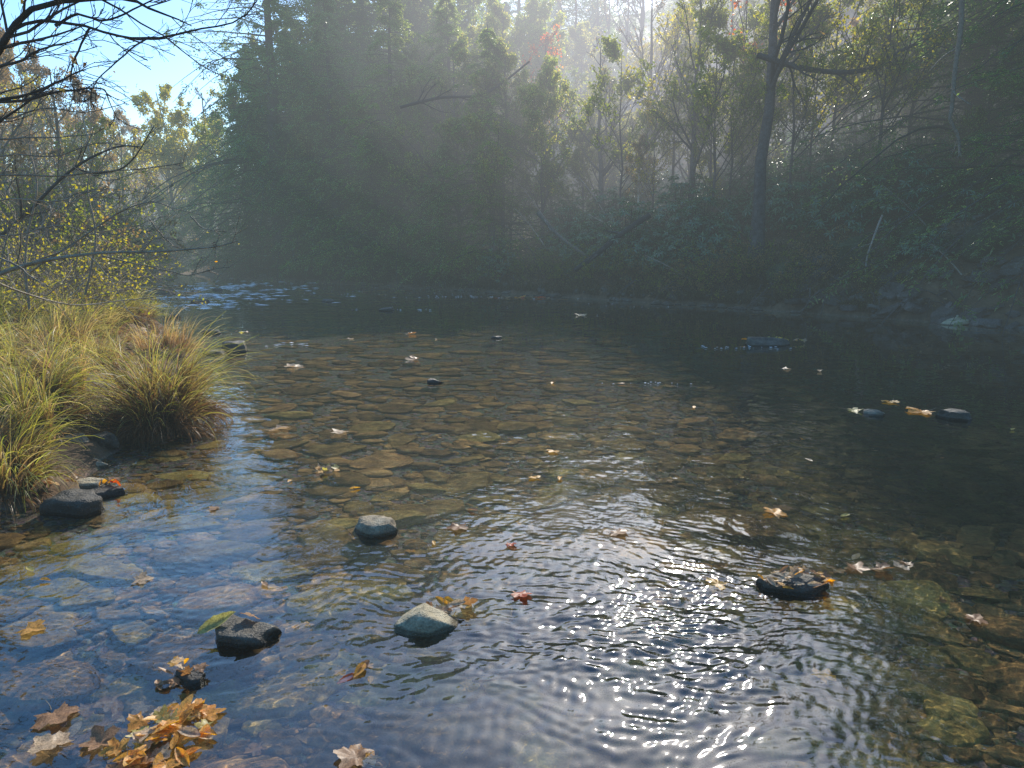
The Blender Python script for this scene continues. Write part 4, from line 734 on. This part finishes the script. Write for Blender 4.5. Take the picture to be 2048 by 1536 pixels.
for px, off, s in [(1240, 3.2, 1.3), (1330, 4.8, 1.4), (1410, 2.8, 1.35), (1470, 4.2, 1.45), (1560, 3.0, 1.35), (1640, 4.6, 1.4), (1720, 3.4, 1.3), (1790, 4.8, 1.35), (1540, 7.5, 1.4), (1280, 9, 1.3), (1700, 9, 1.3)]:
    fb(UND[int(rng.integers(2))], px, off, s*.92, 'understory_tree', 'sparse yellow leaved tree rising over the rhododendrons', 'tree', g_)
g_ = 'thin autumn trees back in the wood'
for px, off, kit, s in [(1150, 17, BARE[0], .9), (1340, 13, BARE[1], .8), (1260, 18, BARE[0], 1.), (1420, 15, BARE[1], .9), (1650, 13, BARE[0], .8), (1800, 8, BARE[1], .8), (1500, 20, TAN[0], .9), (1080, 14, BARE[1], .8), (950, 24, YEL[0], .8), (1350, 24, TAN[0], 1.), (1200, 26, TAN[2], 1.), (780, 24, YEL[1], .9), (1600, 26, TAN[1], 1.), (1720, 18, BARE[0], .9)]:
    fb(kit, px, off, s, 'autumn_tree', 'thin autumn tree standing back in the wood on the slope', 'tree', g_)
# rhododendrons
g_ = 'rhododendrons covering the right hand slope'; k = 0
for px, off in [q for q in [(1190, 2.2), (1250, 3.4), (1310, 2.0), (1350, 4.2), (1400, 1.8), (1440, 3.2), (1490, 2.4), (1540, 3.6), (1580, 5.2), (1620, 6.2), (1660, 4.4), (1700, 6.6), (1740, 4.8), (1780, 3.4), (1820, 5.2), (1860, 4.0), (1900, 6.2), (1280, 5.6), (1380, 6.4), (1480, 5.6), (1530, 7.4), (1760, 7.8), (1330, 8.2), (1230, 7.0), (1840, 7.6), (1650, 8.6), (1140, 3.0), (1940, 3.2), (1440, 8.8), (1600, 9.6), (1990, 5.0), (2050, 2.6), (1160, 5.2), (1210, 3.4), (1420, 4.6), (1500, 4.2), (1560, 2.2), (1620, 2.8), (1460, 1.6), (1350, 2.8), (1690, 3.2), (1750, 2.4), (1800, 6.6), (1870, 2.6), (1270, 1.6), (1590, 3.8), (1660, 5.8), (1720, 8.4)] if q[0] < 1430 or q[1] > 2.9]:
    s = rng.uniform(.8, 1.15); fb(RHO[k % 3], px+rng.uniform(-12, 12), off, s, 'rhododendron', 'glossy leaved rhododendron on the shaded slope of the far right bank', 'shrub', g_, ST); k += 1
fb(RHO[1], 1000, .7, .6, 'rhododendron', 'small rhododendron leaning over the water at the middle', 'shrub', None, ST)
fb(RHO[2], 1830, 1.3, .5, 'rhododendron', 'small rhododendron growing from the slate above the pale slab', 'shrub', None, ST)
# brush along the far bank's foot
g_ = 'low brush at the foot of the far bank'
for px in list(range(450, 1080, 62))+[1110, 1150, 1180, 1225, 1260, 1300, 1330, 1380, 1420, 1460, 1500, 1540, 1580, 1640, 1760]:
    fb(THK[int(rng.integers(0, 2))], px+rng.uniform(-15, 15), rng.uniform(.3, .9), rng.uniform(.3, .55), 'brush', 'low twiggy brush at the foot of the far bank', 'shrub', g_, ST)
# upstream and left bank woods
def wd(kit, px, Y, s, *a, **k):
    d = ray(px, 480); x = d[0]/d[1]*Y; return plant(kit, x, Y, s, *a, **k)
wd(YEL[0], 352, 44, 1.22, 'yellow_tree', 'tall bright yellow tree upstream beside the gap of sky', 'tree')
wd(YEL[0], 395, 50, 1.0, 'yellow_tree', 'yellow tree partly behind the tall bright yellow one', 'tree')
wd(TAN[0], 310, 48, 1.05, 'autumn_tree', 'tan tree left of the bright yellow tree upstream', 'tree')
wd(HEM[4], 400, 40, .9, 'hemlock_tree', 'small dark hemlock under the bright yellow tree upstream', 'tree')
wd(HEM[4], 330, 43, .75, 'hemlock_tree', 'lowest dark evergreen at the upstream end of the stream', 'tree')
wd(BARE[0], 430, 46, 1.15, 'bare_tree', 'bare tan tree between the yellow tree and the tall hemlock', 'tree')
wd(HEM[0], 450, 44, .9, 'hemlock_tree', 'dark hemlock on the outer edge of the stand by the sky gap', 'tree')
g_ = 'tan and grey trees of the left bank wood'
for px, Y, k, s in [(20, 24, 0, 1.), (90, 27, 1, 1.05), (150, 24, 2, .95), (210, 30, 0, .95), (260, 34, 1, 1.0), (-40, 20, 2, 1.05), (60, 36, 0, 1.25), (140, 40, 2, 1.2), (230, 42, 1, 1.1), (-100, 26, 1, 1.2), (-200, 18, 0, 1.2), (0, 44, 1, 1.4), (290, 55, 0, 1.3), (200, 56, 2, 1.5), (100, 60, 0, 1.6), (370, 62, 1, 1.2), (-140, 34, 2, 1.5), (440, 66, 0, 1.4), (-60, 50, 0, 1.6), (-300, 24, 1, 1.4), (40, 75, 1, 1.8), (110, 80, 2, 1.8), (170, 72, 0, 1.6), (240, 78, 1, 1.7), (300, 72, 2, 1.5), (-40, 80, 2, 2.), (340, 85, 0, 1.6), (70, 50, 2, 1.5), (180, 46, 1, 1.3), (30, 33, 1, 1.2), (120, 33, 0, 1.1), (200, 22, 1, .8), (250, 50, 0, 1.2)]:
    wd(TAN[k], px, Y, s*1.12, 'autumn_tree', 'thin tan and grey tree in the wood behind the left bank', 'tree', g_)
g_ = 'brush thickets along the left bank'
for px, Y, k, s in [(-30, 10.5, 3, .8), (60, 12, 1, .9), (130, 14, 0, .9), (10, 15, 1, 1.1), (90, 17, 2, 1.1), (180, 18, 3, 1.), (-80, 13, 0, 1.2), (230, 22, 0, 1.), (150, 22, 2, 1.2), (60, 21, 0, 1.3), (200, 27, 1, 1.2), (270, 31, 3, 1.2), (290, 37, 0, 1.2), (110, 29, 2, 1.5), (-20, 26, 1, 1.6), (250, 27, 2, .8), (-150, 18, 1, 1.4), (20, 12.5, 2, .7), (120, 19.5, 1, 1.1), (330, 52, 1, 1.5), (380, 54, 0, 1.5), (40, 9.5, 3, .9), (100, 11, 3, 1.), (160, 16, 3, 1.1), (-10, 13, 3, 1.3), (210, 24, 3, 1.2), (70, 15, 0, 1.3), (140, 26, 3, 1.7), (30, 18, 3, 1.5), (260, 40, 3, 1.8)]:
    wd(THK[k], px, Y, s, 'thicket', 'tangled twiggy thicket along the edge of the left bank', 'shrub', g_, ST)
# behind the viewer: the near bank's own trees (they stand in view from other positions)
for x, y, kit, s in [(-9, -4, BARE[0], 1.), (-5, -9, HEM[1], 1.), (4, -10, BARE[1], 1.), (-13, 4, TAN[0], 1.3), (10, -14, HEM[3], 1.)]:
    plant(kit, x, y, s, 'bankside_tree', 'tree on the near bank behind the viewer', 'tree', 'trees on the near bank')

# ------------------------------------------------------------------ overhanging branches in front
def branchset(name, lab, cat, paths, bark, twigs=6, tl=.35, leafm=None, leaves=(), root=None, sub=4, up=.05, ang=.7):
    tb = MB(); big = []
    for pts, Yd, r0, r1 in paths:
        Ys = Yd if hasattr(Yd, '__len__') else [Yd]*len(pts); P = smooth_path([at(a, b, c) for (a, b), c in zip(pts, Ys)], 16); P += np.cumsum(rt.normal(size=P.shape)*.003, 0); Rr = np.linspace(r0, r1, 16); tubes(tb, P, Rr, 6); big.append((P, Rr))
    for P, Rr in big:
        if not twigs: continue
        A, ra = grow(P[None], Rr[None], twigs, .12, 1, tl, ang, up, .13, 7, rt, .5, .3); tubes(tb, A, np.maximum(ra, .0022), 4)
        Bq, rb = grow(A, ra, sub, .2, 1, .55, .6, up, .15, 5, rt, .55); tubes(tb, Bq, np.maximum(rb, .0014), 3)
        C, rc = grow(Bq, rb, 2, .3, 1, .6, .6, up, .15, 4, rt, .55); tubes(tb, C, np.maximum(rc, .001), 3)
    base = big[0][0][0] if root is None else np.array(root)
    t = thing(name, lab, cat, base); me = tb.mesh('limbs', M[bark]); o = link('limbs', me, t); o.location = [-c for c in base]
    for i, (px, py, Yd, s, m, kd) in enumerate(leaves):
        p = at(px, py, Yd)-base; link('leaf', LEAF[m][kd], t, p, (rt.uniform(.9, 1.9), rt.normal()*.4, rt.uniform(0, 6.28)), s)
    return t
TX = at(-330, 300, 4.6)
trunk_pts = [(-330, 900), (-335, 600), (-330, 300), (-300, 0), (-310, -300)]
branchset('overhanging_tree', 'dark limbed tree leaning in from the upper left with a few yellow leaves', 'tree', [
 (trunk_pts, 4.6, .16, .09),
 ([(-330, 420), (-150, 230), (-20, 130), (8, 95), (35, 50), (90, 15), (200, 3), (265, 4), (300, 22), (345, 38), (388, 57)], [4.6, 4.4, 4.1, 4.0, 4, 4, 4, 4, 4, 4, 4], .024, .0028),
 ([(20, 62), (60, 44), (110, 45), (170, 55), (215, 70), (260, 77), (320, 74), (360, 66), (395, 55), (440, 50), (480, 32), (512, -4)], 4.0, .009, .003),
 ([(-330, 360), (-150, 220), (-20, 142), (40, 128), (85, 102), (150, 86), (200, 60)], [4.6, 4.5, 4.3, 4.2, 4.2, 4.2, 4.2], .012, .002),
 ([(-330, 400), (-120, 240), (-10, 205), (50, 194), (110, 168), (150, 150), (175, 143)], [4.6, 4.6, 4.5, 4.5, 4.5, 4.5, 4.5], .013, .003),
 ([(-10, 206), (60, 198), (120, 182), (185, 171), (208, 174), (220, 200), (240, 240)], 4.5, .009, .002),
 ([(-330, 480), (-120, 330), (0, 250), (50, 220), (90, 188), (140, 158)], [4.6, 4.8, 5, 5, 5, 5], .012, .003),
 ([(110, 48), (150, 20), (210, 30), (270, 10), (330, -20)], 4.0, .008, .003),
 ([(180, 56), (150, 110), (140, 160), (170, 190)], 4.0, .006, .002),
 ([(300, 76), (250, 110), (200, 150), (180, 200)], 4.0, .005, .002)],
 'bark', 11, .26, leaves=[(145, 119, 4, .032, 'orange_leaf', 0), (122, 178, 4.4, .026, 'yellow_leaf', 2), (128, 176, 4.4, .022, 'orange_leaf', 1), (198, 135, 4, .012, 'yellow_leaf', 2), (228, 144, 4, .014, 'brown_leaf', 2), (145, 80, 4, .014, 'yellow_leaf', 3), (110, 57, 4, .012, 'orange_leaf', 2), (173, 88, 4, .012, 'yellow_leaf', 3), (273, 171, 4, .012, 'brown_leaf', 1), (252, 176, 4, .014, 'brown_leaf', 0), (120, 2, 4, .02, 'orange_leaf', 1), (45, 3, 4, .02, 'orange_leaf', 0), (218, 196, 4.4, .012, 'yellow_leaf', 2), (35, 85, 4, .014, 'brown_leaf', 1), (170, 130, 4, .018, 'brown_leaf', 1)])
branchset('overhanging_shrub', 'pale bare branches of a shrub reaching over the stream from the left', 'shrub', [
 ([(-260, 760), (-180, 640), (-20, 560), (80, 528), (150, 517), (210, 511), (300, 509), (380, 505), (440, 500), (478, 489)], [4.6, 4.8, 5, 5, 5, 5, 5, 5, 5, 5], .02, .003),
 ([(205, 511), (250, 522), (300, 530), (350, 540), (385, 546), (430, 535), (466, 531)], 5.0, .006, .002),
 ([(60, 545), (140, 490), (225, 432), (255, 414), (300, 403), (345, 415), (412, 430)], [5.2]*7, .008, .002),
 ([(300, 440), (320, 465), (345, 490), (372, 503), (400, 510)], 5.0, .005, .002),
 ([(380, 433), (400, 455), (425, 462), (437, 470), (434, 485), (420, 508), (405, 530)], 5.0, .005, .002),
 ([(-40, 490), (10, 516), (45, 532), (70, 550), (98, 566)], 4.4, .007, .004),
 ([(-60, 350), (40, 350), (120, 354), (200, 346), (290, 340), (365, 330)], 5.5, .008, .003),
 ([(-60, 285), (30, 276), (100, 274), (180, 266)], 5.5, .008, .003),
 ([(-20, 560), (60, 590), (150, 610), (260, 600), (400, 580)], [6, 6.5, 7, 7.5, 8], .01, .004),
 ([(-80, 230), (20, 235), (90, 215), (170, 225), (250, 205)], 6.5, .008, .003), ([(-80, 330), (20, 310), (110, 315), (190, 290), (270, 300)], 7.0, .009, .003),
 ([(-80, 430), (10, 400), (110, 405), (200, 380), (300, 390)], 6.5, .009, .003), ([(-80, 470), (30, 470), (120, 450), (210, 470), (290, 455)], 7.0, .009, .003), ([(60, 620), (50, 500), (75, 380), (60, 280), (85, 190)], 8.0, .015, .004), ([(170, 590), (190, 470), (175, 370), (200, 270)], 9.0, .015, .004)],
 'bark_light', 6, .2, leaves=[(432, 523, 5, .014, 'orange_leaf', 2), (254, 448, 5, .02, 'orange_leaf', 2), (415, 465, 5, .01, 'yellow_leaf', 2), (250, 378, 5.5, .014, 'orange_leaf', 2), (238, 380, 5.5, .012, 'orange_leaf', 2), (198, 412, 5.5, .018, 'orange_leaf', 2), (478, 488, 5, .01, 'yellow_leaf', 2)], sub=3, up=0.0)
branchset('leaning_limb', 'brown limb slanting up to the right in the left bank brush', 'branch', [([(-40, 500), (30, 450), (80, 400), (130, 350), (180, 316), (240, 291), (280, 292)], 9.0, .024, .009), ([(150, 335), (200, 345), (260, 325), (310, 250)], 9.0, .014, .006)], 'bark', 8, .3, up=.2)

# fallen wood and hanging vines on the far bank
def stick(name, lab, pts, Yd, r0, r1, bark='bark', tw=3, cat='branch'):
    branchset(name, lab, cat, [(pts, Yd, r0, r1)], bark, tw, .25)
def bY(px, off): return bankpoint(px, off)[1]
stick('fallen_branch', 'fallen branch slanting down to the right at the middle of the far bank', [(1075, 425), (1110, 465), (1140, 490), (1172, 512)], bY(1130, .5), .07, .05, 'bark_light', 4)
stick('fallen_log', 'fallen trunk slanting down to the left meeting the fallen branch', [(1300, 430), (1240, 470), (1190, 510), (1150, 540)], bY(1220, .4), .09, .07, 'bark', 3)
stick('hanging_root', 'thin pale root hanging down the right bank above the slate', [(1765, 430), (1745, 480), (1732, 520), (1730, 570), (1729, 590)], bY(1740, 1.0), .025, .012, 'bark_light', 3)
stick('dead_branch', 'pale crooked dead stem hanging at the upper right', [(1925, -40), (1922, 60), (1912, 130), (1906, 210), (1902, 240), (1918, 270), (1922, 310)], bY(1915, 1.8), .055, .03, 'bark_light', 4)
stick('curved_limb', 'thick curved limb arching from the thickest trunk to the right', [(1515, 110), (1600, 135), (1680, 145), (1760, 135), (1800, 105), (1880, 70)], bY(1600, 2.0), .07, .04, 'bark', 6)
stick('dark_limb', 'dark limb slanting through the hemlocks left of the middle', [(800, 215), (880, 195), (960, 190), (1010, 160), (1060, 120)], bY(950, 1.), .05, .03, 'bark_dark', 6)
for k in range(22):
    px = rng.uniform(900, 2000); py = rng.uniform(430, 590); a = rng.normal()*.7+.9; L = rng.uniform(40, 110); sg = 1 if rng.random() < .5 else -1
    Yd = bY(px, .5+max(0, (590-py)/60)); P = np.array([at(px, py, Yd), at(px+sg*L*.5, py-L*.45*a, Yd+.2), at(px+sg*L, py-L*a*.8, Yd+.3)]); tb = MB(); Pp = smooth_path(P, 7); tubes(tb, Pp-P[0], np.linspace(.02, .008, 7), 4)
    A, ra = grow((Pp-P[0])[None], np.linspace(.02, .008, 7)[None], 4, .3, 1, .4, .6, .1, .1, 4, rt, .6); tubes(tb, A, np.maximum(ra, .004), 3)
    t = thing('dead_branch', 'thin dead branch caught on the shaded far bank', 'branch', P[0], group='thin dead branches on the far bank'); link('twigs', tb.mesh('twigs', M['bark_light']), t)

# ------------------------------------------------------------------ haze as self-lit volumes, added to lift the dark forest
def hazeglow(nm, col, st, dens=0):
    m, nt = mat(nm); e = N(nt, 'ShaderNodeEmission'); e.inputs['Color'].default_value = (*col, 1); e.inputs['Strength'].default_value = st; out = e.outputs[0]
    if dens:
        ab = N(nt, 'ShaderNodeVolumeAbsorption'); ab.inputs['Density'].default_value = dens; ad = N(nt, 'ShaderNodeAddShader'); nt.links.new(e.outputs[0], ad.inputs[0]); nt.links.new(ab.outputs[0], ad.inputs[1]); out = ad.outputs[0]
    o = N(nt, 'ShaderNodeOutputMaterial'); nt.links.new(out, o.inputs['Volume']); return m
bm = bmesh.new(); bmesh.ops.create_cube(bm, size=1); me = bpy.data.meshes.new('hazeglow'); bm.to_mesh(me); bm.free(); me.materials.append(hazeglow('valley_fill_glow', (.76, .95, 1), .0027))
o = link('hazeglow', me, None, (0, 36, 12), None, (120, 112, 34)); tag(o, 'thin self-lit bluish haze added to lift the dark forest', 'hazeglow', kind='stuff')
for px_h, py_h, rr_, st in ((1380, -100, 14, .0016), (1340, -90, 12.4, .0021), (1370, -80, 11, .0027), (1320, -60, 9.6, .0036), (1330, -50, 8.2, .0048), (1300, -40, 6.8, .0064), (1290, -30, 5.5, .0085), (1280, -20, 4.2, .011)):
    v, t = ICO[4]; c = at(px_h, py_h, 24); o = link('hazeglow', make_mesh('hazeglow', v*rr_*np.array([1.15, .8, .8]), None, t, [hazeglow('sun_glare_glow', (.96, .92, 1), st)]), None, c); tag(o, 'pale self-lit haze above the middle of the slope', 'hazeglow', kind='stuff')  # nested emissive shells imitating the veil of glare below the sun

# ------------------------------------------------------------------ light
w = bpy.data.worlds.new('World'); sc.world = w; w.use_nodes = True; nt = w.node_tree; bg = nt.nodes['Background']
sk = nt.nodes.new('ShaderNodeTexSky'); sk.sky_type = 'NISHITA'; sk.sun_disc = False; sk.sun_elevation = SUN_EL; sk.sun_rotation = SUN_AZ; sk.air_density = 1.0; sk.dust_density = .8; sk.ozone_density = 3.0
hs = nt.nodes.new('ShaderNodeHueSaturation'); hs.inputs['Saturation'].default_value = 1.45; hs.inputs['Value'].default_value = 1.5; nt.links.new(sk.outputs[0], hs.inputs['Color']); nt.links.new(hs.outputs[0], bg.inputs[0]); bg.inputs[1].default_value = .15
l = bpy.data.lights.new('sun', 'SUN'); l.energy = 5.0; l.angle = R(.5); l.color = (1, .93, .82); l.cycles.is_caustics_light = True
sun = bpy.data.objects.new('sun', l); COL.objects.link(sun)
dv = Vector((-math.sin(SUN_AZ)*math.cos(SUN_EL), -math.cos(SUN_AZ)*math.cos(SUN_EL), -math.sin(SUN_EL))); sun.rotation_euler = dv.to_track_quat('-Z', 'Y').to_euler(); sun.location = (10, 30, 25)
sc.view_settings.view_transform = 'Standard'; sc.view_settings.look = 'None'; sc.view_settings.exposure = 0
cy = sc.cycles; cy.max_bounces = 8; cy.transparent_max_bounces = 32; cy.diffuse_bounces = 3; cy.glossy_bounces = 4; cy.transmission_bounces = 6; cy.volume_bounces = 0; cy.caustics_reflective = False; cy.caustics_refractive = True; cy.sample_clamp_indirect = 3; cy.blur_glossy = .3
cy.use_denoising = True
